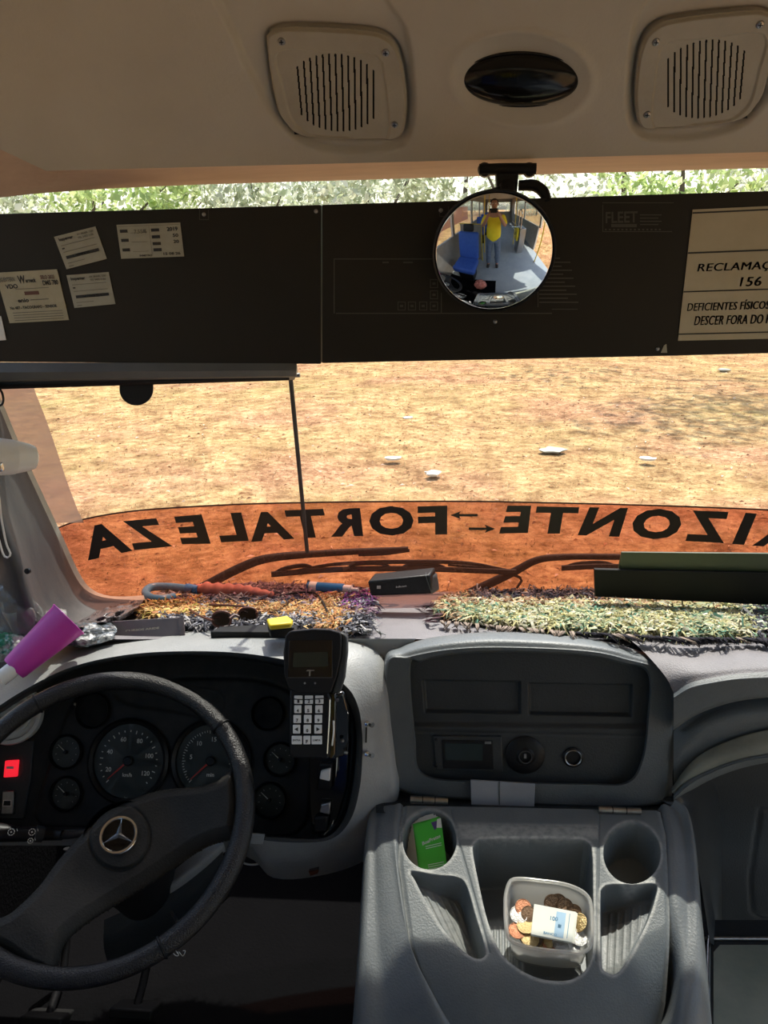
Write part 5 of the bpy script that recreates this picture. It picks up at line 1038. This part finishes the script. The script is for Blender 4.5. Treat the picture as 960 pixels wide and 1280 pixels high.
# umbrella: hooked blue handle and furled salmon cloth
t = thing('umbrella', 'folded salmon umbrella with hooked blue handle lying on the left rug', 'umbrella', D(270, 745, .0))
tube('handle', [D(217, 746, .022), D(203, 749, .022), (D(188, 747, .022)), D(182, 740, .026), D(190, 734, .03), D(210, 733.5, .03), D(238, 736, .03)], [.0085, .009, .009, .009, .009, .009, .0085], 'blue_grey', t, 50, 14)
lathe('handle_end', [(0, .004), (.006, .003), (.0085, 0)], D(217, 746, .022), D(222, 745.5, .022)-D(212, 747, .022), 'chrome', t, 16)
tube('ferrule', [D(234, 735.5, .03), D(248, 737, .03)], [.011, .009], 'blue', t, 6, 12)
v, f = tube_vf(cr([D(243, 736, .03), D(262, 737, .029), D(300, 739, .025), D(340, 744, .024)], 40), np.interp(np.linspace(0, 1, 40), [0, .12, .6, 1], [.007, .016, .014, .008])*(1+.14*np.sin(np.arange(40)*1.3)), 14); mk('canopy', v, f, 'salmon', t)
tube('rib', [D(275, 740, .034), D(290, 748, .03), D(305, 757, .024)], .0012, 'steel', t, 8, 6)
# sunglasses
t = thing('sunglasses', 'brown tortoiseshell sunglasses lying upside down on the rug', 'sunglasses', D(290, 780, .01))
for (cx, cy) in ((277, 774), (310, 769)):
    th = np.linspace(0, 2*pi, 28, endpoint=False); c0 = D(cx, cy, .03); ex = D(cx+1, cy, .03)-D(cx, cy, .03); ex = nrm(ex); ez = nrm(A3(0, .35, .94)); s_ = .0163
    o_ = [c0+ex*s_*1.05*np.sign(cos(q))*abs(cos(q))**.8+ez*s_*.85*np.sign(sin(q))*abs(sin(q))**.8 for q in th]
    tube('rim', o_, .0022, 'tortoise', t, 0, 8, True); slab('lens', o_, .0012, 'sunlens', t)
tube('bridge', [D(287, 773, .036), D(293, 769, .039), D(299, 771, .036)], .0022, 'tortoise', t, 10, 8)
tube('temple', [D(266, 776, .033), D(250, 770, .03), D(237, 762, .026)], [.0026, .002, .0026], 'tortoise', t, 16, 8)
tube('temple', [D(321, 767, .034), D(316, 760, .036), D(290, 757, .034), D(262, 756, .03)], [.0026, .002, .0026], 'tortoise', t, 16, 8)
# black pouch with yellow device
t = thing('black_case', 'long flat black case lying along the front of the rug', 'case', D(300, 788, .0))
slab('body', [D(262, 789.5, .020), D(275, 783, .022), (D(333, 780, .022)), D(372, 780, .022), D(372, 789, .018), D(330, 790, .018)], .016, 'rubber', t, bv=.003, d=(0, 0, -1))
t = thing('yellow_tape_tool', 'small yellow-topped black tool beside the sunglasses', 'tool', D(350, 785, .02))
slab('base', [D(334, 776, .040), D(362, 773, .040), D(368, 784, .036), D(337, 786, .036)], .018, 'black', t, bv=.003, d=(0, 0, -1))
slab('top', [D(333, 773, .050), D(359, 769, .052), (D(366, 774, .050)), D(364, 779, .046), D(337, 781.5, .046)], .010, 'yellow', t, bv=.003, d=(0, 0, -1))
# blue tube
t = thing('marker_tube', 'bright blue and white plastic tube lying on the rug', 'tube', D(420, 740, .02))
q0, q1 = D(385, 733, .028), D(430, 736, .028)
ax_ = nrm(q1-q0); L_ = np.linalg.norm(q1-q0)
lathe('barrel', [(0, 0), (.0105, 0), (.0112, .002), (.0112, L_), (0, L_)], q0, ax_, 'blue', t, 20)
lathe('white_label', [(.0113, .006), (.0116, .006), (.0116, .024), (.0113, .024)], q0, ax_, 'white', t, 20)
lathe('cap', [(.009, L_), (.009, L_+.018), (.004, L_+.019), (.004, L_+.034), (0, L_+.034)], q0, ax_, 'white', t, 16)
slab('black_tip', [q0+A3(-.002, 0, .012), q0+A3(.003, 0, .012), q0+A3(.003, 0, -.012), q0+A3(-.004, 0, -.012)], .01, 'black', t, bv=.001)
tag(tube('black_strap', [D(350, 745, .022), D(370, 741, .024), D(392, 741, .026), D(402, 750, .026), D(408, 762, .024), D(413, 772, .020)], .0022, 'rubber', None, 40, 6, False, 1.0), 'thin black strap curving over the rug below the blue tube', 'strap')
# black recorder box
t = thing('black_device', 'black box shaped device leaning at the rear of dash centre', 'device', D(505, 746, 0))
o0 = [(461, 746), (542, 743), (549, 738)]
bb = [PY(459, 727, 1.42), PY(537, 719, 1.42), PY(540, 743, 1.42), PY(463, 745.5, 1.42)]
slab('body', bb, .045, 'black', t, d=nrm([.25, 1, 0]), bv=.004)
slab('end_cap', [PY(531, 719.5, 1.416), PY(546, 720, 1.45), PY(549, 738, 1.45), PY(539, 744, 1.416)], .02, 'dash_dark', t, d=nrm([0, 1, 0]), bv=.003)
f4 = lambda x, y: PY(x, y, np.full(np.shape(x), 1.417)); V, F = merge([rect_vf(f4, 471, 732, 476, 736), text_quad_vf('hikon', (495, 732.5), (508, 731), (508, 733.5), (495, 735), f4)]); mk('printing', V, F, 'steel', t, smooth=False)
# thin bar behind the right rug
tag(tube('black_bar', [D(588, 745, .012), D(745, 748, .012)], .004, 'rubber', None, 10, 8), 'thin black bar lying at the glass behind the green rug', 'bar')
# sign boards on the right
t = thing('olive_board', 'olive green board leaning on the glass above the black sign', 'board', PY(880, 715, 1.42))
gb = lambda x, y, o=0: PY(x, y, np.interp(x, [700, 1100], [1.475, 1.40])-o)
slab('board', [gb(777, 690.5), gb(1080, 693), gb(1080, 722), gb(773, 712)], .006, 'olive', t, d=(0, 1, 0), bv=.001)
t = thing('black_sign', 'long black sign with faint mirrored lettering lying behind the right rug', 'sign', PY(880, 752, 1.40))
slab('board', [gb(743, 712, .012), gb(1080, 719, .012), gb(1080, 762, .012), gb(744, 746, .012)], .010, 'signblack', t, d=(0, 1, 0), bv=.001)
V, F = text_quad_vf('MARACANAU', (846, 723), (955, 727), (955, 738), (848, 733), lambda x, y: gb(x, y, .0128), True); mk('lettering', V, F, 'faint', t, smooth=False)
# book
t = thing('notebook', 'mauve grey notebook with small white title behind the instrument hood', 'book', D(180, 795, 0))
nb_ = [PY(131, 777, 1.235), PY(226, 771.5, 1.235), PY(230, 800, 1.215), PY(133, 802, 1.215)]
slab('cover', nb_, .012, 'book', t, bv=.001)
slab('spine_band', [PY(222, 772, 1.2335), PY(229, 771.5, 1.2335), PY(231, 797, 1.214), PY(225, 797, 1.214)], .004, 'pouch', t)
V, F = text_quad_vf('CURSOS ARIDE', (157, 787.5), (199, 783.5), (199, 786), (157, 790), lambda x, y: PY(x, y, np.full(np.shape(x), 1.224))); mk('title', V, F, 'paper', t, smooth=False)
# shiny pouch
g = np.random.default_rng(9)
pp = []
for k in range(9):
    v_ = k/8; row = []
    for j in range(14):
        u = j/13; x = 96+u*100+v_*-2; y = 782-u*34+(v_-.5)*(30*sin(pi*min(1, u*.9+.1)))*.9
        row.append(D(x, y, .012+.022*sin(pi*v_)*sin(pi*min(1, u+.08))+.004*g.normal()))
    pp.append(row)
tag(loft('vinyl_pouch', pp, 'pouch', nu=40, nv=24, arc=False), 'crumpled shiny dark pouch beside the pillar base', 'pouch')
# magenta tumbler
a0 = PY(86, 774, 1.15); a1 = PY(17, 836, 1.08); axm = nrm(a0-a1); L_ = np.linalg.norm(a0-a1); sc_ = np.linalg.norm(PY(86, 774, 1.15)-PY(87, 774, 1.15))
t = thing('magenta_tumbler', 'tall magenta plastic tumbler lying on the left of the dash', 'tumbler', a1)
lathe('body', [(0, 0), (15*sc_, 0), (16*sc_, .004), (24*sc_, L_-.004), (25.5*sc_, L_), (24.6*sc_, L_+.001), (23*sc_, L_-.006), (14*sc_, .01), (0, .008)], a1, axm, 'magenta', t, 40)
tag(lathe('bottle_cap', [(0, .024), (.006, .024), (.010, .018), (.013, 0), (.013, -.02), (0, -.02)], PY(14, 838, 1.07), nrm(PY(25, 830, 1.08)-PY(0, 850, 1.06)), 'white', None, 24), 'white bottle cap at the base of the magenta tumbler', 'cap')
# clear cup, bottle and bags at far left
c = PY(30, 775, 1.14); t = tag(lathe('plastic_cup', [(.019, 0), (.0235, .075), (.0245, .0755), (.0235, .074), (.018, .001), (0, .001)], PY(33, 792, 1.20), nrm([0.05, -.35, 1]), 'clear', None, 32), 'clear plastic cup standing by the foot of the pillar', 'cup')
a1 = PY(40, 782, 1.20); a0 = PY(72, 776, 1.22); t = thing('glass_jar', 'small clear jar with yellowish contents behind the magenta tumbler', 'jar', a1)
lathe('jar_body', [(0, -.01), (.020, -.006), (.023, .01), (.022, .05), (.017, .06)], a1, a0-a1, 'clear', t, 28); lathe('contents', [(0, -.006), (.018, .0), (.018, .035), (0, .04)], a1, a0-a1, 'paper_y', t, 20)
def bag(name, label, m, ctr, rx_, ry_, rz_, seed, lock=.35):
    g = np.random.default_rng(seed); bm = bmesh.new(); bmesh.ops.create_icosphere(bm, subdivisions=4, radius=1); V = np.array([v.co[:] for v in bm.verts]); F = [tuple(v.index for v in f.verts) for f in bm.faces]; bm.free()
    W = g.normal(0, 2.5, (10, 3)); ph = g.uniform(0, 6, 10); r = 1+sum(lock*.25*np.abs(np.sin(V@W[i]*1.2+ph[i])) for i in range(10))-lock; r = np.clip(r, .5, 1.4)
    V = V*r[:, None]*[rx_, ry_, rz_]+ctr; return tag(mk(name, V, F, m, smooth=False), label, 'bag')
M['bag_green'] = mat('green printed plastic bag', (.03, .22, .12), .2, col2=(.45, .5, .45), scale=30, contrast=(.45, .55), coat=.5)
M['bag_clear'] = film('thin clear bag', (.82, .84, .82), .1, .25, (.6, .6, .58)); M['bag_dark'] = mat('crumpled foil bag', (.05, .06, .065), .2, col2=(.5, .52, .52), scale=35, contrast=(.5, .6), coat=.5)
bag('snack_bag', 'crumpled green printed snack bag at the far left edge of dash', 'bag_green', PY(6, 808, 1.13), .032, .02, .022, 1)
bag('clear_bag', 'crumpled clear plastic bag above the green snack bag', 'bag_clear', PY(12, 775, 1.17), .045, .03, .05, 2)
bag('foil_bag', 'crumpled dark silvery wrapper under the magenta tumbler', 'bag_dark', PY(108, 792, 1.20), .045, .03, .014, 3)
bag('foil_bag', 'crumpled green silver wrapper left of the tumbler base', 'bag_dark', PY(38, 806, 1.17), .035, .02, .018, 6)
# =================================================================== TICKETS
def LPp(x, y, o=0): return P(LID, x, y, o)
TC = (PN(535, 1060, LID[0]-LID[1]*.02, LID[1]), nrm([-.12, -.80, .60]))
fr_ = [P(TC, x, y) for x, y in [(518, 1032), (551, 1022.5), (558.5, 1080), (525.5, 1086)]]
fr_[2] = fr_[2]; dn = nrm((fr_[3]+fr_[2])/2-(fr_[0]+fr_[1])/2); fr_[2] = fr_[2]+dn*.01; fr_[3] = fr_[3]+dn*.01
bk_ = nrm(P(TC, 500, 1024)-fr_[0]); stp = -TC[1]*.0022
ct = thing('green_card', 'front bright green card with torn purple corner in the ticket stack', 'card', fr_[3])
slab('card', fr_, .0008, 'green', ct)
fq = lambda u, v, o=.0003: (fr_[0]*(1-u)+fr_[1]*u)*(1-v)+(fr_[3]*(1-u)+fr_[2]*u)*v+TC[1]*o
fqv = lambda a, b_, o=.0003: np.array([fq(x, y, o) for x, y in zip(np.ravel(a), np.ravel(b_))])
mk('purple_corner', fqv([.62, .86, .80, .72], [.03, .03, .17, .20]), [(0, 1, 2, 3)], 'purple', ct, smooth=False)
mk('folded_corner', fqv([.86, 1.0, 1.0, .80], [.0, .0, .19, .16], .0008), [(0, 1, 2, 3)], 'card', ct, smooth=False)
V, F = text_quad_vf('BoaPratas', (.2, .36), (.9, .29), (.9, .36), (.2, .43), lambda x, y: fqv(x, y)); mk('wordmark', V, F, 'card', ct, smooth=False)
V, F = merge([rect_vf(lambda x, y: fqv(x, y), .3, y, .9, y+.012) for y in (.46, .50, .82, .86, .90)]); mk('small_print', V, F, 'dial_print', ct, smooth=False)
for k in range(1, 11):
    sh_ = stp*k+bk_*.0022*k*(1.0 if k < 6 else 1.15); gq = [p+sh_+A3(random.uniform(-.0008, .0008), 0, random.uniform(-.001, .001)) for p in fr_]
    m_ = 'green' if k in (1, 2) else 'card'
    lb = ['', 'green card just behind the torn front green card', 'second green card behind the torn front green card'][k] if k < 3 else 'beige ticket in the stack behind the green cards'
    o = slab('paper_ticket' if k > 2 else 'green_card', gq, .0012, m_); tag(o, lb, 'ticket' if k > 2 else 'card', 'beige tickets stacked in the left cup holder' if k > 2 else None)
# =================================================================== COIN TUB
RIM = [(642, 1099.4), (636, 1105), (632, 1120), (631.6, 1135), (632, 1150), (633.5, 1165), (638, 1176), (659, 1184), (690, 1189), (719, 1191), (732, 1189), (738, 1183), (740.4, 1165), (740, 1148), (738.5, 1131), (735.5, 1122), (727, 1114), (711, 1107), (692, 1103), (674, 1101), (657, 1099)]
rz = .010; rimw = pxs(LID, RIM, rz); cen_ = rimw.mean(0)
tb = thing('plastic_tub', 'small cloudy plastic tub holding coins in the console tray', 'tub', cen_-A3(0, 0, .05))
dv = A3(0, .004, -.050)
def ringo(sc, dz, o=0): return [cen_+(p-cen_)*sc+dv*dz for p in rimw]
loft('tub_body', [ringo(1.0, 0), ringo(.985, .03), ringo(.95, .10), ringo(.93, .2), ringo(.86, .85), ringo(.82, .97), ringo(.70, 1.0), ringo(.3, 1.0), ringo(.01, 1.0)], 'tub', tb, nu=80, closed=True, thick=.0012)
tube('tub_rim', cr(ringo(1.0, -.01), 80, True), .0030, 'tub', tb, 0, 8, True)
cnr, cna = .0125, .0019
cme = {}
def coin(c, nrmv, m, r=1.0):
    key = m
    if key not in cme:
        v, f = lathe_vf([(0, .0012), (cnr*.80, .0012), (cnr*.86, .0010), (cnr*.93, .0016), (cnr, .0012), (cnr, -.0002), (0, -.0004)], (0, 0, 0), (0, 0, 1), 28)
        me = bpy.data.meshes.new('coin'); me.from_pydata([tuple(q) for q in v], [], f); me.materials.append(M[m]); me.update()
        for p in me.polygons: p.use_smooth = True
        me.set_sharp_from_angle(angle=radians(35)); cme[key] = me
    o = bpy.data.objects.new('coin', cme[key]); COL.objects.link(o); o.location = tuple(c); o.scale = (r, r, r)
    o.rotation_euler = Vector(nrmv).to_track_quat('Z', 'Y').to_euler(); return o
def tp6(x, y): return 580+x/5.333, 1060+y/5.333
vis = [(365, 445, 'silver_coin', 'silver coin lying flat at the left of the tub', 1.1), (355, 552, 'copper_coin', 'reddish copper coin at the lower left of the tub', 1.05), (410, 520, 'gold_coin', 'brass coin right of the copper coin in the tub', 1.05), (432, 487, 'gold_coin', 'brass coin tucked under the banknote corner', 1.0), (395, 397, 'copper_coin', 'brown coin at the top left of the pile', 1.0), (432, 440, 'dark_coin', 'tilted dark coin beside the silver coin', .95), (530, 642, 'gold_coin', 'pale brass coin below the banknote near the tub rim', 1.1), (640, 668, 'silver_coin', 'bright silver coin below the banknote', 1.15), (590, 372, 'dark_coin', 'dark coin standing behind the banknote, left one', 1.1), (630, 368, 'dark_coin', 'dark coin standing behind the banknote, middle one', 1.1), (675, 392, 'dark_coin', 'dark coin standing behind the banknote, right one', 1.0), (765, 500, 'gold_coin', 'brass coin leaning at the right side of the banknote', 1.15), (735, 425, 'dark_coin', 'dark coin leaning in the upper right tub corner', .9), (765, 600, 'silver_coin', 'grey silver coin in the right side of the tub', 1.0), (440, 605, 'gold_coin', 'pale brass coin at the bottom left of the banknote', 1.1), (720, 650, 'silver_coin', 'silver coin at the lower right corner of tub', 1.0)]
for i, (x, y, m, lb, r) in enumerate(vis):
    px, py = tp6(x, y); h = -.010+.001*(i % 3); 
    n_ = LID[1]+A3(random.uniform(-.25, .25), random.uniform(-.15, .25), 0)
    if m == 'dark_coin' and y < 400: n_ = LID[1]*.6+A3(.1, -.7, .3)
    if x > 740 and y < 560: n_ = LID[1]*.6+A3(-.7, 0, .3)
    tag(coin(P(LID, px, py, h), n_, m, r), lb, 'coin')
for k, (m, nm) in enumerate([('silver_coin', 'silver'), ('copper_coin', 'copper'), ('gold_coin', 'brass'), ('dark_coin', 'tarnished')]):
    for j in range(9):
        a = random.uniform(0, 2*pi); rr2 = sqrt(random.random())*.036; h = random.uniform(-.030, -.016)
        c = cen_+A3(cos(a)*rr2*1.05, sin(a)*rr2*.9, 0)+A3(0, 0, 1)*(h-.004)-A3(0, 0, 1)*0+A3(0, sin(a)*0, sin(a)*rr2*.9*tan(radians(22)))
        n_ = LID[1]+A3(random.uniform(-.5, .5), random.uniform(-.4, .5), 0)
        tag(coin(c, n_, m, random.choice([.85, 1, 1.1])), '%s coin low in the pile inside the tub' % nm, 'coin', '%s coins in the tub pile' % nm)
nt = thing('folded_banknotes', 'folded pale blue banknote wad lying on the coins in the tub', 'banknote', P(LID, 690, 1155, -.002))
nq = [tp6(*p) for p in [(468, 372), (745, 425), (720, 630), (445, 575)]]
for k, (o_, s_) in enumerate([(.006, 1), (.0035, .99), (.001, .985)]):
    g4 = [P(LID, x+(k*1.2 if i in (1, 2) else 0), y+k*.8, o_) for i, (x, y) in enumerate(nq)]
    slab('note', g4, .0018, 'note', nt, bv=.0005)
fN = lambda u, v: P(LID, (nq[0][0]*(1-u)+nq[1][0]*u)*(1-v)+(nq[3][0]*(1-u)+nq[2][0]*u)*v, (nq[0][1]*(1-u)+nq[1][1]*u)*(1-v)+(nq[3][1]*(1-u)+nq[2][1]*u)*v, .0064)
mk('blue_print', *rect_vf(fN, .55, .1, .78, .92), 'note_blue', nt, smooth=False)
V, F = merge([text_quad_vf('100', (.42, .28), (.6, .28), (.6, .42), (.42, .42), fN), text_quad_vf('BANCO', (.3, .82), (.62, .82), (.62, .90), (.3, .90), fN), rect_vf(fN, .62, .5, .7, .62), rect_vf(fN, .86, .1, .875, .9)]); mk('dark_print', V, F, 'blue_grey', nt, smooth=False)
# =================================================================== CABIN BEHIND THE CAMERA (seen in the mirror)
t = thing('driver_seat', 'driver seat with royal blue cover and black headrest', 'seat', (-.52, .05, 0))
box('pedestal', (-.52, .12, .18), (.34, .34, .36), 'black', t, bv=.02)
def cushion(name, c, s, m, par, ax=None, lv=2):
    v, f = box_vf(c, s, ax); o = mk(name, v, f, m, par); b = o.modifiers.new('bevel', 'BEVEL'); b.width = min(s)*.35; b.segments = 4; return autosm(o, 80)
cushion('seat_cushion', (-.52, .14, .44), (.48, .46, .14), 'seat_blue', t)
tl_ = radians(10); axb = (A3(1, 0, 0), A3(0, cos(tl_), -sin(tl_)*-1), A3(0, -sin(tl_), cos(tl_)))
cushion('backrest', (-.52, -.17, .78), (.47, .12, .62), 'seat_blue', t, axb)
cushion('headrest', (-.52, -.24, 1.17), (.24, .09, .16), 'black', t, axb)
for i, (y, lb) in enumerate(((-2.0, 'blue passenger seat behind the driver on the left side'), (-3.0, 'second blue passenger seat along the left side'), (-4.0, 'third blue passenger seat along the left side'))):
    s = thing('passenger_seat', lb, 'seat', (-.62, y, 0)); box('seat_frame', (-.62, y, .22), (.36, .3, .44), 'black', s, bv=.01)
    cushion('seat_cushion', (-.62, y, .46), (.44, .42, .08), 'seat_blue', s); cushion('backrest', (-.62, y-.24, .80), (.44, .07, .62), 'seat_blue', s)
for i, (x, y, lb) in enumerate([(-.30, -1.1, 'yellow handrail pole right behind the driver seat'), (.85, -1.7, 'yellow handrail pole by the aisle on the right'), (-.30, -2.6, 'yellow handrail pole farther back on the left'), (1.3, -.3, 'yellow handrail pole beside the front door')]):
    s = thing('handrail_pole', lb, 'pole', (x, y, 0)); tube('pole', [(x, y, 0), (x, y, 2.13)], .016, 'pole', s, 6, 14); lathe('floor_flange', [(.04, 0), (.04, .01), (.018, .02)], (x, y, 0), (0, 0, 1), 'steel', s, 20)
t = thing('turnstile', 'fare turnstile with yellow panel at the right side of the aisle', 'turnstile', (.95, -1.15, 0))
box('pedestal', (.95, -1.15, .45), (.22, .4, .9), 'steel', t, bv=.02); box('yellow_panel', (.80, -1.15, .68), (.06, .3, .42), 'yellow', t, bv=.02)
for k in range(3):
    a = k*2*pi/3+.3; tube('arm', [(.82, -1.15, .9), (.82-.02-.30*abs(cos(a))*.8, -1.15+.2*cos(a), .9+.28*sin(a))], .014, 'chrome', t, 4, 10)
tube('guard_hoop', [(.85, -.95, .9), (.85, -.93, 1.35), (.85, -1.0, 1.45), (.85, -1.15, 1.45), (.85, -1.2, 1.35), (.85, -1.2, .9)], .018, 'chrome', t, 30, 10)
t = thing('partition', 'grey partition panel behind the driver seat', 'panel', (-.62, -.62, 0)); box('panel', (-.62, -.62, .6), (.6, .03, 1.1), 'wall', t, bv=.005); tube('top_rail', [(-.95, -.62, 1.16), (-.3, -.62, 1.16), (-.3, -.62, .0)], .016, 'pole', t, 0, 12)
# orange cloth and bag on the engine cover side of the driver
bag('orange_bag', 'crumpled orange bag on the floor beside the driver seat', 'salmon', A3(-.18, .42, .12), .10, .10, .10, 12)
# =================================================================== PERSON WITH THE PHONE
ps = thing('person', 'person in a yellow t-shirt and jeans photographing with a phone', 'person', (.03, -.42, 0))
def skinned(name, nodes, edges, m, parent, sub=2):
    off = wloc(parent); me = bpy.data.meshes.new(name); me.from_pydata([tuple(np.array(n_[:3])-off) for n_ in nodes], edges, []); me.materials.append(M[m])
    o = bpy.data.objects.new(name, me); COL.objects.link(o); o.parent = parent
    s = o.modifiers.new('skin', 'SKIN'); s.use_smooth_shade = True; s.branch_smoothing = .6
    if not me.skin_vertices: me.skin_vertices.new() if hasattr(me.skin_vertices, 'new') else None
    sv = me.skin_vertices[0].data
    for i, n_ in enumerate(nodes): r = n_[3]; sv[i].radius = (r, r) if np.ndim(r) == 0 else tuple(r); sv[i].use_root = i == 0
    u = o.modifiers.new('subdivision', 'SUBSURF'); u.levels = sub; u.render_levels = sub; return o
px0, py0 = .03, -.42
N = [(px0, py0, .95, (.13, .095)), (px0, py0, 1.12, (.12, .09)), (px0, py0, 1.28, (.14, .10)), (px0, py0, 1.40, (.15, .09)), (px0, py0+.01, 1.47, .052), (px0, py0+.03, 1.53, .05), (px0, py0+.045, 1.60, (.075, .09)), (px0, py0+.045, 1.67, (.073, .088)), (px0, py0+.035, 1.725, .05)]
E_ = [(i, i+1) for i in range(8)]
for s in (-1, 1):
    b0 = len(N); N += [(px0+s*.10, py0, .86, .095), (px0+s*.11, py0+.02, .50, .058), (px0+s*.12, py0, .28, .052), (px0+s*.12, py0-.01, .08, .036), (px0+s*.125, py0+.10, .04, .034)]
    E_ += [(0, b0)]+[(b0+i, b0+i+1) for i in range(4)]
    b0 = len(N); N += [(px0+s*.19, py0, 1.38, .058), (px0+s*.25, py0+.06, 1.18, .044), (px0+s*.16, py0+.25, 1.33, .036), (px0+s*.095, py0+.345, 1.455, .026), (px0+s*.078, py0+.372, 1.49, (.030, .018))]
    E_ += [(3, b0)]+[(b0+i, b0+i+1) for i in range(4)]
body = skinned('body', N, E_, 'skin', ps)
S = [(px0, py0, .76, (.19, .15)), (px0, py0, 1.08, (.185, .15)), (px0, py0, 1.28, (.195, .14)), (px0, py0, 1.395, (.16, .10)), (px0, py0+.005, 1.44, .075)]
SE = [(i, i+1) for i in range(4)]
for s in (-1, 1):
    b0 = len(S); S += [(px0+s*.19, py0, 1.375, .078), (px0+s*.235, py0+.045, 1.235, .066), (px0+s*.24, py0+.06, 1.20, .064)]; SE += [(3, b0), (b0, b0+1), (b0+1, b0+2)]
skinned('t_shirt', S, SE, 'shirt', ps)
J = [(px0, py0, 1.04, (.165, .125)), (px0, py0, .90, (.165, .125))]; JE = [(0, 1)]
for s in (-1, 1):
    b0 = len(J); J += [(px0+s*.095, py0, .82, .108), (px0+s*.11, py0+.02, .50, .076), (px0+s*.12, py0, .28, .068), (px0+s*.12, py0, .09, .062)]; JE += [(1, b0), (b0, b0+1), (b0+1, b0+2), (b0+2, b0+3)]
skinned('jeans', J, JE, 'jeans', ps)
for s in (-1, 1): skinned('shoe', [(px0+s*.12, py0-.03, .05, .046), (px0+s*.122, py0+.07, .045, .044), (px0+s*.13, py0+.17, .035, (.040, .03))], [(0, 1), (1, 2)], 'shoe', ps)
V = []; bm = bmesh.new(); bmesh.ops.create_uvsphere(bm, u_segments=24, v_segments=14, radius=1); V = np.array([v.co[:] for v in bm.verts]); F = [tuple(v.index for v in f.verts) for f in bm.faces]; bm.free()
hv = V*[.084, .100, .085]+[px0, py0+.03, 1.668]; cut = (V[:, 1] > .25) & (V[:, 2] < .45); hv[cut] = hv[cut]*[1, 1, 1]-[0, .05, 0]
mk('hair', hv, F, 'hair', ps)
fy = py0+.045+.088
mk('nose', *tube_vf([A3(px0, fy-.012, 1.655), A3(px0, fy+.006, 1.632), A3(px0, fy+.016, 1.612), A3(px0, fy-.004, 1.604)], [.006, .008, .012, .006], 10), 'skin', ps)
mk('mouth', *tube_vf([A3(px0-.024, fy-.012, 1.575), A3(px0, fy+.0, 1.573), A3(px0+.024, fy-.012, 1.575)], [.002, .006, .002], 8, flat=.6), 'tortoise', ps)
for s in (-1, 1):
    lathe('eye', [(0, .004), (.007, .003), (.011, 0)], (px0+s*.030, fy-.012, 1.645), (s*.2, 1, 0), 'white', ps, 14); lathe('iris', [(0, .0052), (.0045, .004)], (px0+s*.030, fy-.012, 1.645), (s*.2, 1, 0), 'hair', ps, 12)
    mk('eyebrow', *tube_vf([A3(px0+s*.014, fy-.006, 1.664), A3(px0+s*.032, fy-.010, 1.668), A3(px0+s*.048, fy-.022, 1.662)], [.003, .004, .002], 6), 'hair', ps)
    mk('ear', *tube_vf([A3(px0+s*.076, py0+.05, 1.60), A3(px0+s*.088, py0+.035, 1.63), A3(px0+s*.084, py0+.04, 1.655)], [.008, .013, .008], 8), 'skin', ps)
    for k in range(4):       # fingers curl behind the phone, thumbs on its sides
        z = 1.515-k*.019; r = .0078-k*.0004
        skinned('finger', [(px0+s*.078, py0+.375, 1.497-k*.012, r*1.1), (px0+s*.080, -.035, z, r), (px0+s*.070, -.020, z+.002, r*.92), (px0+s*.052, -.0285+.006, z+.003, r*.8)], [(0, 1), (1, 2), (2, 3)], 'skin', ps, 1)
    skinned('thumb', [(px0+s*.082, py0+.352, 1.48, .011), (px0+s*.074, -.052, 1.487, .0098), (px0+s*.052, -.048, 1.495, .0085)], [(0, 1), (1, 2)], 'skin', ps, 1)
ph = thing('smartphone', 'black smartphone held sideways in both hands by the person', 'phone', (.03, -.034, 1.46))
box('body', (.03, -.034, 1.525), (.15, .008, .074), 'black', ph, bv=.003); box('screen', (.03, -.0385, 1.525), (.14, .001, .067), 'lcd', ph)
